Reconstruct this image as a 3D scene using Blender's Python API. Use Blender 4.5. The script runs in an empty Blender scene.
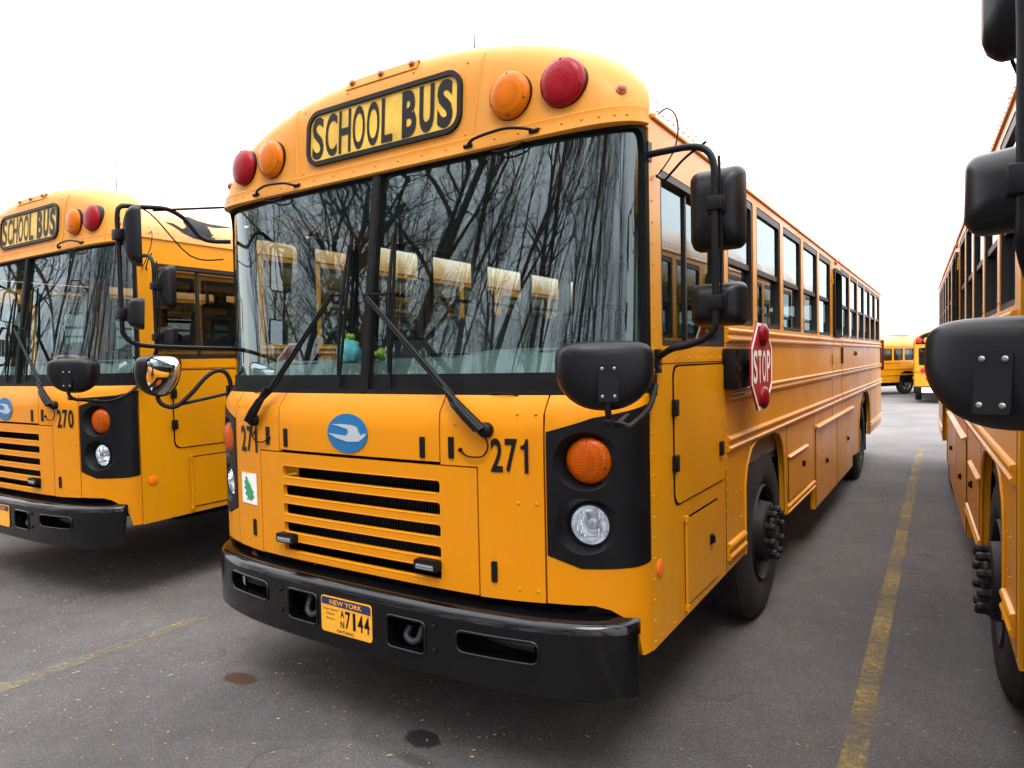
import bpy, bmesh, math, random
from math import sin, cos, pi, radians, sqrt, asin
from mathutils import Vector, Matrix
from mathutils.geometry import delaunay_2d_cdt

S = bpy.context.scene
COL = S.collection

# ------------------------------------------------------------------ camera, world, sun, exposure
cam_d = bpy.data.cameras.new('camera'); cam = bpy.data.objects.new('camera', cam_d); COL.objects.link(cam)
CAM = Vector((2.16622, -2.04167, 1.60556))
RX, RY, RZ = 1.53601747, 0.0211408462, 0.570047132
_m = Matrix.Rotation(RZ, 3, 'Z') @ Matrix.Rotation(RY, 3, 'Y') @ Matrix.Rotation(RX, 3, 'X')
cam.matrix_world = Matrix.Translation(CAM) @ _m.to_4x4()
cam_d.sensor_fit = 'HORIZONTAL'; cam_d.sensor_width = 36.0; cam_d.lens = 686.74 / 1024 * 36
cam_d.clip_start = 0.05; cam_d.clip_end = 3000
S.camera = cam
S.render.resolution_x = 1024; S.render.resolution_y = 768

W = bpy.data.worlds.new('World'); S.world = W; W.use_nodes = True
nt = W.node_tree; nt.nodes.clear()
out = nt.nodes.new('ShaderNodeOutputWorld'); bg = nt.nodes.new('ShaderNodeBackground')
sky = nt.nodes.new('ShaderNodeTexSky'); sky.sky_type = 'NISHITA'; sky.sun_disc = False
SUN_EL, SUN_ROT = 58, 150
sky.sun_elevation = radians(SUN_EL); sky.sun_rotation = radians(SUN_ROT)
tc = nt.nodes.new('ShaderNodeTexCoord'); sep = nt.nodes.new('ShaderNodeSeparateXYZ')
mr = nt.nodes.new('ShaderNodeMapRange'); mr.inputs[1].default_value = 0; mr.inputs[2].default_value = 1
mr.inputs[3].default_value = 1.0; mr.inputs[4].default_value = 2.6
no = nt.nodes.new('ShaderNodeTexNoise'); no.inputs['Scale'].default_value = 2.0; no.inputs['Detail'].default_value = 4
mr2 = nt.nodes.new('ShaderNodeMapRange'); mr2.inputs[3].default_value = 0.93; mr2.inputs[4].default_value = 1.07
mul = nt.nodes.new('ShaderNodeMath'); mul.operation = 'MULTIPLY'
vm = nt.nodes.new('ShaderNodeVectorMath'); vm.operation = 'SCALE'; vm.inputs[0].default_value = (9.6, 9.6, 10.05)
mix = nt.nodes.new('ShaderNodeMix'); mix.data_type = 'RGBA'; mix.inputs[0].default_value = 0.94
L = nt.links
L.new(tc.outputs['Generated'], sep.inputs[0]); L.new(sep.outputs['Z'], mr.inputs[0])
L.new(tc.outputs['Generated'], no.inputs['Vector']); L.new(no.outputs['Fac'], mr2.inputs[0])
L.new(mr.outputs[0], mul.inputs[0]); L.new(mr2.outputs[0], mul.inputs[1]); L.new(mul.outputs[0], vm.inputs['Scale'])
L.new(sky.outputs[0], mix.inputs[6]); L.new(vm.outputs[0], mix.inputs[7]); L.new(mix.outputs[2], bg.inputs[0])
bg.inputs[1].default_value = 0.1
L.new(bg.outputs[0], out.inputs[0])

sd = bpy.data.lights.new('sun', 'SUN'); sd.energy = 0.9; sd.angle = radians(20); sd.color = (1.0, 0.95, 0.88)
so = bpy.data.objects.new('sun', sd); COL.objects.link(so)
az = radians(SUN_ROT)
sdir = Vector((sin(az) * cos(radians(SUN_EL)), cos(az) * cos(radians(SUN_EL)), sin(radians(SUN_EL))))
so.rotation_euler = sdir.to_track_quat('Z', 'Y').to_euler(); so.location = (0, -5, 20)

S.view_settings.view_transform = 'Standard'; S.view_settings.look = 'None'
S.view_settings.gamma = 1.0; S.view_settings.use_curve_mapping = False
S.view_settings.exposure = 1.1
S.render.engine = 'CYCLES'
S.cycles.max_bounces = 8; S.cycles.transparent_max_bounces = 24
S.cycles.glossy_bounces = 4

# ------------------------------------------------------------------ materials
def mat(name, col, rough=0.5, metal=0.0, coat=0.0, spec=None, noise=None, bump=None, emis=None):
    m = bpy.data.materials.new(name); m.use_nodes = True
    b = m.node_tree.nodes['Principled BSDF']
    b.inputs['Base Color'].default_value = (*col, 1); b.inputs['Roughness'].default_value = rough
    b.inputs['Metallic'].default_value = metal; b.inputs['Coat Weight'].default_value = coat
    b.inputs['Coat Roughness'].default_value = 0.12
    if spec is not None: b.inputs['Specular IOR Level'].default_value = spec
    N = m.node_tree.nodes; K = m.node_tree.links
    t = N.new('ShaderNodeTexCoord')
    if noise:
        scale, amt, ramt = noise
        n = N.new('ShaderNodeTexNoise'); n.inputs['Scale'].default_value = scale; n.inputs['Detail'].default_value = 6
        K.new(t.outputs['Object'], n.inputs['Vector'])
        r = N.new('ShaderNodeMapRange'); r.inputs[1].default_value = 0.3; r.inputs[2].default_value = 0.7
        r.inputs[3].default_value = 1 - amt; r.inputs[4].default_value = 1 + amt
        K.new(n.outputs['Fac'], r.inputs[0])
        v = N.new('ShaderNodeVectorMath'); v.operation = 'SCALE'; v.inputs[0].default_value = col
        K.new(r.outputs[0], v.inputs['Scale']); K.new(v.outputs[0], b.inputs['Base Color'])
        r2 = N.new('ShaderNodeMapRange'); r2.inputs[3].default_value = max(0.02, rough - ramt); r2.inputs[4].default_value = rough + ramt
        K.new(n.outputs['Fac'], r2.inputs[0]); K.new(r2.outputs[0], b.inputs['Roughness'])
    if bump:
        n2 = N.new('ShaderNodeTexNoise'); n2.inputs['Scale'].default_value = bump[0]; n2.inputs['Detail'].default_value = 3
        K.new(t.outputs['Object'], n2.inputs['Vector'])
        bp = N.new('ShaderNodeBump'); bp.inputs['Strength'].default_value = bump[1]; bp.inputs['Distance'].default_value = bump[2]
        K.new(n2.outputs['Fac'], bp.inputs['Height']); K.new(bp.outputs[0], b.inputs['Normal'])
    return m

def glass(name, tint, refl=0.05, film=0.0, filmcol=(0.3, 0.33, 0.33)):
    m = bpy.data.materials.new(name); m.use_nodes = True
    N = m.node_tree.nodes; K = m.node_tree.links; N.clear()
    o = N.new('ShaderNodeOutputMaterial'); tr = N.new('ShaderNodeBsdfTransparent'); gl = N.new('ShaderNodeBsdfGlossy')
    tr.inputs[0].default_value = (*tint, 1); gl.inputs['Roughness'].default_value = 0.015
    gl.inputs['Color'].default_value = (0.78, 0.93, 0.96, 1)
    g = N.new('ShaderNodeNewGeometry'); d = N.new('ShaderNodeVectorMath'); d.operation = 'DOT_PRODUCT'
    K.new(g.outputs['Normal'], d.inputs[0]); K.new(g.outputs['Incoming'], d.inputs[1])
    def M(op, a, b=None):
        n = N.new('ShaderNodeMath'); n.operation = op; n.use_clamp = False
        for i, x in enumerate((a, b)):
            if x is None: continue
            if isinstance(x, (int, float)): n.inputs[i].default_value = x
            else: K.new(x, n.inputs[i])
        return n.outputs[0]
    a = M('ABSOLUTE', d.outputs['Value']); a = M('SUBTRACT', 1.0, a); a = M('POWER', a, 4.5)
    a = M('MULTIPLY', a, 1 - refl); a = M('ADD', a, refl); a = M('MINIMUM', a, 1.0)
    last = tr.outputs[0]
    if film:
        df = N.new('ShaderNodeBsdfDiffuse'); df.inputs[0].default_value = (*filmcol, 1)
        mf = N.new('ShaderNodeMixShader'); mf.inputs[0].default_value = film
        K.new(last, mf.inputs[1]); K.new(df.outputs[0], mf.inputs[2]); last = mf.outputs[0]
    mx = N.new('ShaderNodeMixShader'); K.new(a, mx.inputs[0]); K.new(last, mx.inputs[1]); K.new(gl.outputs[0], mx.inputs[2])
    K.new(mx.outputs[0], o.inputs[0])
    return m

def lens_mat(name, col, scale=120, rough=0.25):
    m = mat(name, col, rough, coat=0.0, spec=.18)
    N = m.node_tree.nodes; K = m.node_tree.links; b = N['Principled BSDF']
    t = N.new('ShaderNodeTexCoord'); v = N.new('ShaderNodeTexVoronoi'); v.inputs['Scale'].default_value = scale; v.inputs['Randomness'].default_value = .12
    K.new(t.outputs['Object'], v.inputs['Vector'])
    r = N.new('ShaderNodeMapRange'); r.inputs[1].default_value = 0; r.inputs[2].default_value = .6; r.inputs[3].default_value = 1.25; r.inputs[4].default_value = 0.75
    K.new(v.outputs['Distance'], r.inputs[0])
    s = N.new('ShaderNodeVectorMath'); s.operation = 'SCALE'; s.inputs[0].default_value = col
    K.new(r.outputs[0], s.inputs['Scale']); K.new(s.outputs[0], b.inputs['Base Color'])
    bp = N.new('ShaderNodeBump'); bp.inputs['Strength'].default_value = 0.35; bp.inputs['Distance'].default_value = 0.002
    K.new(v.outputs['Distance'], bp.inputs['Height']); K.new(bp.outputs[0], b.inputs['Normal'])
    return m

def paint(name, col, dirt=0.35, rough=0.3, coat=0.5, lit_tone=0.0, spec=.4):
    """school-bus enamel: large faded patches, fine road dust towards nothing in particular, slight orange peel"""
    m = mat(name, col, rough, coat=coat, spec=spec)
    N = m.node_tree.nodes; K = m.node_tree.links; b = N['Principled BSDF']
    t = N.new('ShaderNodeTexCoord')
    n1 = N.new('ShaderNodeTexNoise'); n1.inputs['Scale'].default_value = 1.3; n1.inputs['Detail'].default_value = 8; n1.inputs['Roughness'].default_value = .65
    mp = N.new('ShaderNodeMapping'); mp.inputs['Scale'].default_value = (9, 9, 1.2)
    n2 = N.new('ShaderNodeTexNoise'); n2.inputs['Scale'].default_value = 2.0; n2.inputs['Detail'].default_value = 6
    K.new(t.outputs['Object'], n1.inputs['Vector']); K.new(t.outputs['Object'], mp.inputs['Vector']); K.new(mp.outputs[0], n2.inputs['Vector'])
    r1 = N.new('ShaderNodeMapRange'); r1.inputs[1].default_value = .35; r1.inputs[2].default_value = .75; r1.inputs[3].default_value = 0; r1.inputs[4].default_value = dirt * .5
    r2 = N.new('ShaderNodeMapRange'); r2.inputs[1].default_value = .5; r2.inputs[2].default_value = .8; r2.inputs[3].default_value = 0; r2.inputs[4].default_value = dirt * .6
    K.new(n1.outputs['Fac'], r1.inputs[0]); K.new(n2.outputs['Fac'], r2.inputs[0])
    ad = N.new('ShaderNodeMath'); ad.operation = 'ADD'; K.new(r1.outputs[0], ad.inputs[0]); K.new(r2.outputs[0], ad.inputs[1])
    mx = N.new('ShaderNodeMix'); mx.data_type = 'RGBA'
    mx.inputs[6].default_value = (*col, 1)
    d = (0.34, 0.17, 0.05) if not lit_tone else (0.52, 0.30, 0.11)
    mx.inputs[7].default_value = (*d, 1)
    K.new(ad.outputs[0], mx.inputs[0]); K.new(mx.outputs[2], b.inputs['Base Color'])
    rr = N.new('ShaderNodeMapRange'); rr.inputs[1].default_value = .3; rr.inputs[2].default_value = .7; rr.inputs[3].default_value = rough - .08; rr.inputs[4].default_value = rough + .14
    K.new(n1.outputs['Fac'], rr.inputs[0]); K.new(rr.outputs[0], b.inputs['Roughness'])
    n3 = N.new('ShaderNodeTexNoise'); n3.inputs['Scale'].default_value = 3.2; n3.inputs['Detail'].default_value = 2
    K.new(t.outputs['Object'], n3.inputs['Vector'])
    bp = N.new('ShaderNodeBump'); bp.inputs['Strength'].default_value = 0.22; bp.inputs['Distance'].default_value = 0.012
    K.new(n3.outputs['Fac'], bp.inputs['Height']); K.new(bp.outputs[0], b.inputs['Normal']); K.new(bp.outputs[0], b.inputs['Coat Normal'])
    return m

YEL = paint('bus yellow', (0.62, 0.216, 0.000), dirt=.18, rough=.42, coat=.06, spec=.18)
YELS = paint('bus yellow side panels', (0.62, 0.248, 0.000), dirt=.28, rough=.34, coat=.14, spec=.24)
YELR = paint('bus yellow roof enamel', (0.64, 0.25, 0.004), dirt=.2, rough=.22, coat=1.0, spec=.5)
YELC = paint('bus yellow fibreglass with painted light', (0.60, 0.222, 0.014), dirt=.5, rough=.48, coat=.06, lit_tone=1, spec=.22)  # cap yellow made paler, brighter light on the cap put into the colour
BLK = mat('black plastic', (0.005, 0.005, 0.006), .45, spec=.18, noise=(6, .25, .1), bump=(350, .15, .001))
MIRB = mat('mirror shell plastic', (0.005, 0.005, 0.006), .36, spec=.25, noise=(5, .2, .06), bump=(500, .12, .0006))
BMP = mat('bumper black paint', (0.0025, 0.0025, 0.003), .09, spec=.38, noise=(5, .3, .03), bump=(7, .12, .004))
RUB = mat('black rubber', (0.005, 0.005, 0.005), .6, spec=.15, noise=(9, .3, .1))
TYR = mat('tyre rubber', (0.028, 0.025, 0.025), .85, spec=.25, noise=(7, .35, .08), bump=(60, .2, .002))
RIM = mat('dark grey wheel steel', (0.014, 0.012, 0.012), .55, spec=.25, noise=(7, .35, .12))
DRK = mat('dark underbody', (0.006, 0.0055, 0.0055), .9, spec=.04)
RAD = mat('radiator black', (0.012, 0.012, 0.013), .5)
CHR = mat('bright metal', (0.75, 0.75, 0.77), .16, metal=1)
HLR = mat('headlamp reflector', (0.95, 0.96, 0.98), .16, metal=.85)
MIR = mat('mirror glass', (0.9, 0.91, 0.93), .02, metal=1)
SCR = mat('screw steel', (0.22, 0.215, 0.21), .4, metal=.8)
WHT = mat('white vinyl', (0.80, 0.80, 0.78), .4)
BLU = mat('emblem blue', (0.015, 0.125, 0.30), .4, spec=.25)
SIL = mat('emblem silver', (0.36, 0.40, 0.43), .4)
GRN = mat('sticker green', (0.03, 0.25, 0.10), .4)
LET = mat('black lettering', (0.006, 0.006, 0.008), .45, spec=.2)
RED = mat('sign red', (0.34, 0.012, 0.018), .42, spec=.25, noise=(3, .08, .03))
PLY = mat('plate gold', (0.80, 0.36, 0.02), .4)
PLN = mat('plate navy', (0.02, 0.025, 0.075), .4)
L_RED = lens_mat('red lens', (0.30, 0.004, 0.010))
L_AMB = lens_mat('amber lens', (0.62, 0.145, 0.0))
L_ORG = lens_mat('orange lens', (0.52, 0.085, 0.0), 90)
L_BRN = mat('weathered marker lens', (0.36, 0.08, 0.02), .35)
L_DRD = lens_mat('dark red lens', (0.20, 0.006, 0.012), 90)
REFL = mat('orange reflector', (0.9, 0.17, 0.01), .3, coat=.5)
SGN = mat('sign film yellow', (0.62, 0.36, 0.03), .35, noise=(7, .25, .1))
ALU = mat('window frame dark bronze', (0.012, 0.009, 0.008), .45, spec=.3)
INT = mat('cab interior dark', (0.035, 0.035, 0.036), .7)
DASH = mat('dashboard grey green', (0.11, 0.125, 0.12), .6, noise=(4, .15, .1))
CEIL = mat('cab ceiling pale', (0.22, 0.22, 0.21), .6)
SEAT = mat('seat vinyl', (0.035, 0.022, 0.02), .5, noise=(4, .25, .1))
LTG = mat('interior liner grey', (0.10, 0.095, 0.09), .5)
GW = glass('windshield glass', (0.60, 0.76, 0.72), .105, film=.012, filmcol=(.2, .3, .28))
GS = glass('side window glass', (0.50, 0.55, 0.54), .16)
GH = glass('clear lamp glass', (0.92, 0.95, 0.97), .06)

# ------------------------------------------------------------------ mesh helpers
class MB:
    def __init__(s): s.v = []; s.f = []; s.m = []; s.cur = 0
    def add(s, vs, fs, mi=None):
        o = len(s.v); s.v += [tuple(v) for v in vs]
        for f in fs: s.f.append(tuple(i + o for i in f)); s.m.append(s.cur if mi is None else mi)
        return s
    def box(s, x0, x1, y0, y1, z0, z1, mi=None):
        vs = [(x, y, z) for x in (x0, x1) for y in (y0, y1) for z in (z0, z1)]
        return s.add(vs, [(0, 1, 3, 2), (4, 6, 7, 5), (0, 4, 5, 1), (2, 3, 7, 6), (0, 2, 6, 4), (1, 5, 7, 3)], mi)
    def grid(s, rows, mi=None, closed=False):
        n = len(rows[0]); vs = [p for r in rows for p in r]; fs = []
        for i in range(len(rows) - 1):
            for j in range(n if closed else n - 1):
                k = (j + 1) % n
                fs.append((i * n + j, i * n + k, (i + 1) * n + k, (i + 1) * n + j))
        return s.add(vs, fs, mi)
    def tube(s, pts, r, n=10, mi=None, cap=True):
        pts = [Vector(p) for p in pts]; rs = r if isinstance(r, (list, tuple)) else [r] * len(pts)
        t0 = (pts[1] - pts[0]).normalized(); a = Vector((0, 0, 1)) if abs(t0.z) < .9 else Vector((1, 0, 0))
        u = t0.cross(a).normalized(); rows = []
        for i, p in enumerate(pts):
            t = ((pts[min(i + 1, len(pts) - 1)] - p).normalized() + (p - pts[max(i - 1, 0)]).normalized())
            t = t.normalized() if t.length > 1e-6 else t0
            u = (u - t * u.dot(t)).normalized(); w = t.cross(u)
            rows.append([p + (u * cos(2 * pi * k / n) + w * sin(2 * pi * k / n)) * rs[i] for k in range(n)])
        s.grid(rows, mi, True)
        if cap:
            s.add(rows[0], [tuple(range(n))[::-1]], mi); s.add(rows[-1], [tuple(range(n))], mi)
        return s
    def lathe(s, prof, c, ax, n=32, mi=None):
        """prof: list of (r, d) with d along axis ax from c"""
        c = Vector(c); ax = Vector(ax).normalized(); a = Vector((0, 0, 1)) if abs(ax.z) < .9 else Vector((1, 0, 0))
        u = ax.cross(a).normalized(); w = ax.cross(u); rows = []
        for r, d in prof:
            rows.append([c + ax * d + (u * cos(2 * pi * k / n) + w * sin(2 * pi * k / n)) * max(r, 1e-5) for k in range(n)])
        return s.grid(rows, mi, True)
    def prism(s, poly, fn, d0, d1, mi=None):
        """poly 2D, fn(u,v,d)->3D, caps are n-gons"""
        n = len(poly); a = [fn(u, v, d0) for u, v in poly]; b = [fn(u, v, d1) for u, v in poly]
        s.add(a, [tuple(range(n))], mi); s.add(b, [tuple(range(n))[::-1]], mi)
        s.add(a + b, [(i, (i + 1) % n, (i + 1) % n + n, i + n) for i in range(n)], mi)
        return s
    def build(s, name, mats, parent=None, angle=35, recalc=True, bevel=0):
        me = bpy.data.meshes.new(name); me.from_pydata(s.v, [], s.f)
        mats = mats if isinstance(mats, (list, tuple)) else [mats]
        for m in mats: me.materials.append(m)
        if len(mats) > 1: me.polygons.foreach_set('material_index', s.m)
        bm = bmesh.new(); bm.from_mesh(me)
        bmesh.ops.remove_doubles(bm, verts=bm.verts, dist=2e-5)
        if bevel:
            es = [e for e in bm.edges if len(e.link_faces) == 2 and e.calc_face_angle(0) > radians(30)]
            bmesh.ops.bevel(bm, geom=es, offset=bevel, segments=2, profile=.5, affect='EDGES', clamp_overlap=True)
        if recalc: bmesh.ops.recalc_face_normals(bm, faces=bm.faces)
        for f in bm.faces: f.smooth = True
        for e in bm.edges:
            e.smooth = not (len(e.link_faces) != 2 or e.calc_face_angle(0) > radians(angle))
        bm.to_mesh(me); bm.free()
        o = bpy.data.objects.new(name, me); COL.objects.link(o)
        if parent: o.parent = parent
        return o

def rrect(x0, x1, z0, z1, r, n=5):
    pts = []
    for cx, cz, a0 in ((x1 - r, z1 - r, 0), (x0 + r, z1 - r, 90), (x0 + r, z0 + r, 180), (x1 - r, z0 + r, 270)):
        for k in range(n + 1):
            a = radians(a0 + 90 * k / n); pts.append((cx + r * cos(a), cz + r * sin(a)))
    return pts
def circ(cx, cz, r, n=28, rz=None):
    return [(cx + r * cos(2 * pi * k / n), cz + (rz or r) * sin(2 * pi * k / n)) for k in range(n)]
def densify(poly, step):
    o = []
    for i, a in enumerate(poly):
        b = poly[(i + 1) % len(poly)]; d = sqrt((a[0] - b[0]) ** 2 + (a[1] - b[1]) ** 2); n = max(1, int(math.ceil(d / step)))
        for k in range(n): o.append((a[0] + (b[0] - a[0]) * k / n, a[1] + (b[1] - a[1]) * k / n))
    return o
def pip(p, poly):
    x, y = p; c = False; j = len(poly) - 1
    for i in range(len(poly)):
        xi, yi = poly[i]; xj, yj = poly[j]
        if (yi > y) != (yj > y) and x < (xj - xi) * (y - yi) / (yj - yi) + xi: c = not c
        j = i
    return c
def dseg(p, a, b):
    dx, dy = b[0] - a[0], b[1] - a[1]; l = dx * dx + dy * dy
    t = 0 if l == 0 else max(0, min(1, ((p[0] - a[0]) * dx + (p[1] - a[1]) * dy) / l))
    return sqrt((p[0] - a[0] - t * dx) ** 2 + (p[1] - a[1] - t * dy) ** 2)
def panel(mb, outer, fn, holes=(), thick=.02, off=0.0, step=None, mi=None):
    """sheet cut to a 2D outline with holes, laid on fn(u,v,offset) and given thickness"""
    rings = [densify(outer, step or 10)] + [densify(h, step or 10) for h in holes]
    vs, es = [], []
    for r in rings:
        o = len(vs); vs += [Vector(p) for p in r]; es += [(o + i, o + (i + 1) % len(r)) for i in range(len(r))]
    if step:
        us = [p[0] for p in outer]; zs = [p[1] for p in outer]
        u = min(us) + step / 2
        while u < max(us):
            z = min(zs) + step / 2
            while z < max(zs):
                p = (u, z)
                if pip(p, rings[0]) and not any(pip(p, h) for h in rings[1:]):
                    if all(dseg(p, r[i], r[(i + 1) % len(r)]) > step * .4 for r in rings for i in range(len(r))): vs.append(Vector(p))
                z += step
            u += step
    ov, oe, of, *_ = delaunay_2d_cdt(vs, es, [], 0, 1e-6)
    ts = []
    for f in of:
        c = (sum(ov[i].x for i in f) / 3, sum(ov[i].y for i in f) / 3)
        if pip(c, rings[0]) and not any(pip(c, h) for h in rings[1:]): ts.append(tuple(f))
    A = [fn(p.x, p.y, off) for p in ov]
    if thick:
        B = [fn(p.x, p.y, off - thick) for p in ov]; n = len(ov)
        cnt = {}
        for t in ts:
            for i in range(3):
                e = (t[i], t[(i + 1) % 3]); k = tuple(sorted(e)); cnt.setdefault(k, []).append(e)
        fs = ts + [tuple(i + n for i in t[::-1]) for t in ts]
        for k, l in cnt.items():
            if len(l) == 1: a, b = l[0]; fs.append((b, a, a + n, b + n))
        mb.add(A + B, fs, mi)
    else: mb.add(A, ts, mi)
    return mb
def smoothpath(pts, sub=5):
    pts = [Vector(p) for p in pts]; o = []
    for i in range(len(pts) - 1):
        p0 = pts[max(i - 1, 0)]; p1 = pts[i]; p2 = pts[i + 1]; p3 = pts[min(i + 2, len(pts) - 1)]
        for k in range(sub):
            t = k / sub
            o.append(.5 * ((2 * p1) + (p2 - p0) * t + (2 * p0 - 5 * p1 + 4 * p2 - p3) * t * t + (3 * p1 - p0 - 3 * p2 + p3) * t ** 3))
    o.append(pts[-1]); return o

def text_tris(txt, bold=0.0):
    c = bpy.data.curves.new('t', 'FONT'); c.body = txt; c.size = 1; c.offset = bold; c.resolution_u = 4
    o = bpy.data.objects.new('t', c); COL.objects.link(o)
    dg = bpy.context.evaluated_depsgraph_get(); me = o.evaluated_get(dg).to_mesh()
    vs = [(v.co.x, v.co.y) for v in me.vertices]; fs = [tuple(p.vertices) for p in me.polygons]
    o.evaluated_get(dg).to_mesh_clear(); bpy.data.objects.remove(o); bpy.data.curves.remove(c)
    x0 = min(v[0] for v in vs); x1 = max(v[0] for v in vs); y0 = min(v[1] for v in vs); y1 = max(v[1] for v in vs)
    return [((v[0] - x0) / (x1 - x0), (v[1] - y0) / (y1 - y0)) for v in vs], fs
def add_text(mb, txt, x0, x1, z0, z1, fn, off=.003, bold=0.0, mi=None):
    vs, fs = text_tris(txt, bold)
    mb.add([fn(x0 + (x1 - x0) * a, z0 + (z1 - z0) * b, off) for a, b in vs], fs, mi)
    return mb

def tag(o, label=None, cat=None, group=None, kind=None):
    if label: o['label'] = label
    if cat: o['category'] = cat
    if group: o['group'] = group
    if kind: o['kind'] = kind
    return o
def empty(name, loc, rz=0, parent=None):
    o = bpy.data.objects.new(name, None); COL.objects.link(o); o.location = loc; o.rotation_euler = (0, 0, rz)
    o.empty_display_size = .3
    if parent: o.parent = parent
    return o
def kids(o): return [c for c in bpy.data.objects if c.parent == o]
def copy_tree(o, parent=None, skip=()):
    c = o.copy(); COL.objects.link(c); c.parent = parent
    for ch in CH.get(o.name, []):
        if ch.name.split('.')[0] in skip: continue
        copy_tree(ch, c, skip)
    return c
CH = {}
def index_children():
    CH.clear()
    for o in bpy.data.objects:
        if o.parent: CH.setdefault(o.parent.name, []).append(o)

# ------------------------------------------------------------------ ground
def gz(y):
    if y < 12: return 0.0
    if y > 32: return -0.54
    return -0.54 * (y - 12) / 20
def ground_mat():
    m = bpy.data.materials.new('asphalt'); m.use_nodes = True
    N = m.node_tree.nodes; K = m.node_tree.links; b = N['Principled BSDF']
    t = N.new('ShaderNodeTexCoord')
    def noise(sc, det=6, ro=.6, vec=None):
        n = N.new('ShaderNodeTexNoise'); n.inputs['Scale'].default_value = sc; n.inputs['Detail'].default_value = det; n.inputs['Roughness'].default_value = ro
        K.new(vec or t.outputs['Object'], n.inputs['Vector']); return n.outputs['Fac']
    def rng(x, a, b_, c, d):
        r = N.new('ShaderNodeMapRange'); K.new(x, r.inputs[0])
        for i, v in enumerate((a, b_, c, d)): r.inputs[i + 1].default_value = v
        return r.outputs[0]
    def mth(op, a, b_):
        n = N.new('ShaderNodeMath'); n.operation = op
        for i, x in enumerate((a, b_)):
            if isinstance(x, (int, float)): n.inputs[i].default_value = x
            else: K.new(x, n.inputs[i])
        return n.outputs[0]
    big = rng(noise(.55, 5), .3, .7, .72, 1.28); mid = rng(noise(5, 8, .7), .3, .7, .86, 1.14)
    fine = rng(noise(110, 4, .85), .3, .7, .6, 1.4)
    vo = N.new('ShaderNodeTexVoronoi'); vo.inputs['Scale'].default_value = 95; K.new(t.outputs['Object'], vo.inputs['Vector'])
    st = rng(vo.outputs['Distance'], .0, .45, 1.6, .72)
    s = mth('MULTIPLY', mth('MULTIPLY', big, mid), mth('MULTIPLY', fine, st))
    # asphalt colour made lighter beyond the bus rows
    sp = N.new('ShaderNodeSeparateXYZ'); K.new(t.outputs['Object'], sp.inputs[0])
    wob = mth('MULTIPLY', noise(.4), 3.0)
    far_tone = rng(mth('ADD', sp.outputs['Y'], wob), 11.0, 15.0, 1.0, 1.35)
    s = mth('MULTIPLY', s, far_tone)
    v = N.new('ShaderNodeVectorMath'); v.operation = 'SCALE'; v.inputs[0].default_value = (0.138, 0.128, 0.122); K.new(s, v.inputs['Scale'])
    col = v.outputs[0]
    # cracks
    vc = N.new('ShaderNodeTexVoronoi'); vc.feature = 'DISTANCE_TO_EDGE'; vc.inputs['Scale'].default_value = .33
    wv = N.new('ShaderNodeVectorMath'); wv.operation = 'ADD'
    nv = N.new('ShaderNodeTexNoise'); nv.inputs['Scale'].default_value = 1.6; nv.inputs['Detail'].default_value = 6
    K.new(t.outputs['Object'], nv.inputs['Vector'])
    sc = N.new('ShaderNodeVectorMath'); sc.operation = 'SCALE'; sc.inputs['Scale'].default_value = 1.5; K.new(nv.outputs['Color'], sc.inputs[0])
    K.new(t.outputs['Object'], wv.inputs[0]); K.new(sc.outputs[0], wv.inputs[1]); K.new(wv.outputs[0], vc.inputs['Vector'])
    crack = mth('MULTIPLY', rng(vc.outputs['Distance'], 0.0, .006, 1, 0), rng(noise(.7), .5, .6, 0, .55))
    # stains: (x, y, rx, ry, colour, strength)
    def stain(col, cx, cy, rx, ry, c, k, edge=.35):
        dx = mth('DIVIDE', mth('SUBTRACT', sp.outputs['X'], cx), rx); dy = mth('DIVIDE', mth('SUBTRACT', sp.outputs['Y'], cy), ry)
        d = mth('SQRT', mth('ADD', mth('MULTIPLY', dx, dx), mth('MULTIPLY', dy, dy)), 0)
        d = mth('ADD', d, mth('MULTIPLY', mth('SUBTRACT', noise(7, 5), .5), 1.1))
        f = mth('MULTIPLY', rng(d, 1 - edge, 1 + edge, 1, 0), k)
        mx = N.new('ShaderNodeMix'); mx.data_type = 'RGBA'; K.new(f, mx.inputs[0]); K.new(col, mx.inputs[6]); mx.inputs[7].default_value = (*c, 1)
        return mx.outputs[2]
    col = stain(col, .27, .16, .085, .062, (.004, .004, .004), .98, .12)
    col = stain(col, .34, .02, .10, .03, (.02, .018, .018), .5)
    col = stain(col, -.91, .11, .10, .06, (.075, .022, .006), .92, .15)
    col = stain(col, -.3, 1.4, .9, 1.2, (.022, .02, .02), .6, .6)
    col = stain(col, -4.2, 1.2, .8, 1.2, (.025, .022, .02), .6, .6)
    col = stain(col, -.6, -.9, .5, .7, (.045, .042, .043), .5, .7)
    mx = N.new('ShaderNodeMix'); mx.data_type = 'RGBA'; K.new(crack, mx.inputs[0]); K.new(col, mx.inputs[6]); mx.inputs[7].default_value = (.03, .028, .028, 1)
    K.new(mx.outputs[2], b.inputs['Base Color'])
    b.inputs['Roughness'].default_value = .82; b.inputs['Specular IOR Level'].default_value = .35
    bp = N.new('ShaderNodeBump'); bp.inputs['Strength'].default_value = .8; bp.inputs['Distance'].default_value = .006
    K.new(mth('ADD', fine, st), bp.inputs['Height']); K.new(bp.outputs[0], b.inputs['Normal'])
    return m
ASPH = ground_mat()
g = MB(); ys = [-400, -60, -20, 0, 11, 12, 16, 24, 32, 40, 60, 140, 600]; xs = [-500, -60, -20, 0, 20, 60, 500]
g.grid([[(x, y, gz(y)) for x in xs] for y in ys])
tag(g.build('ground', ASPH, recalc=False), kind='structure')

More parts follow.
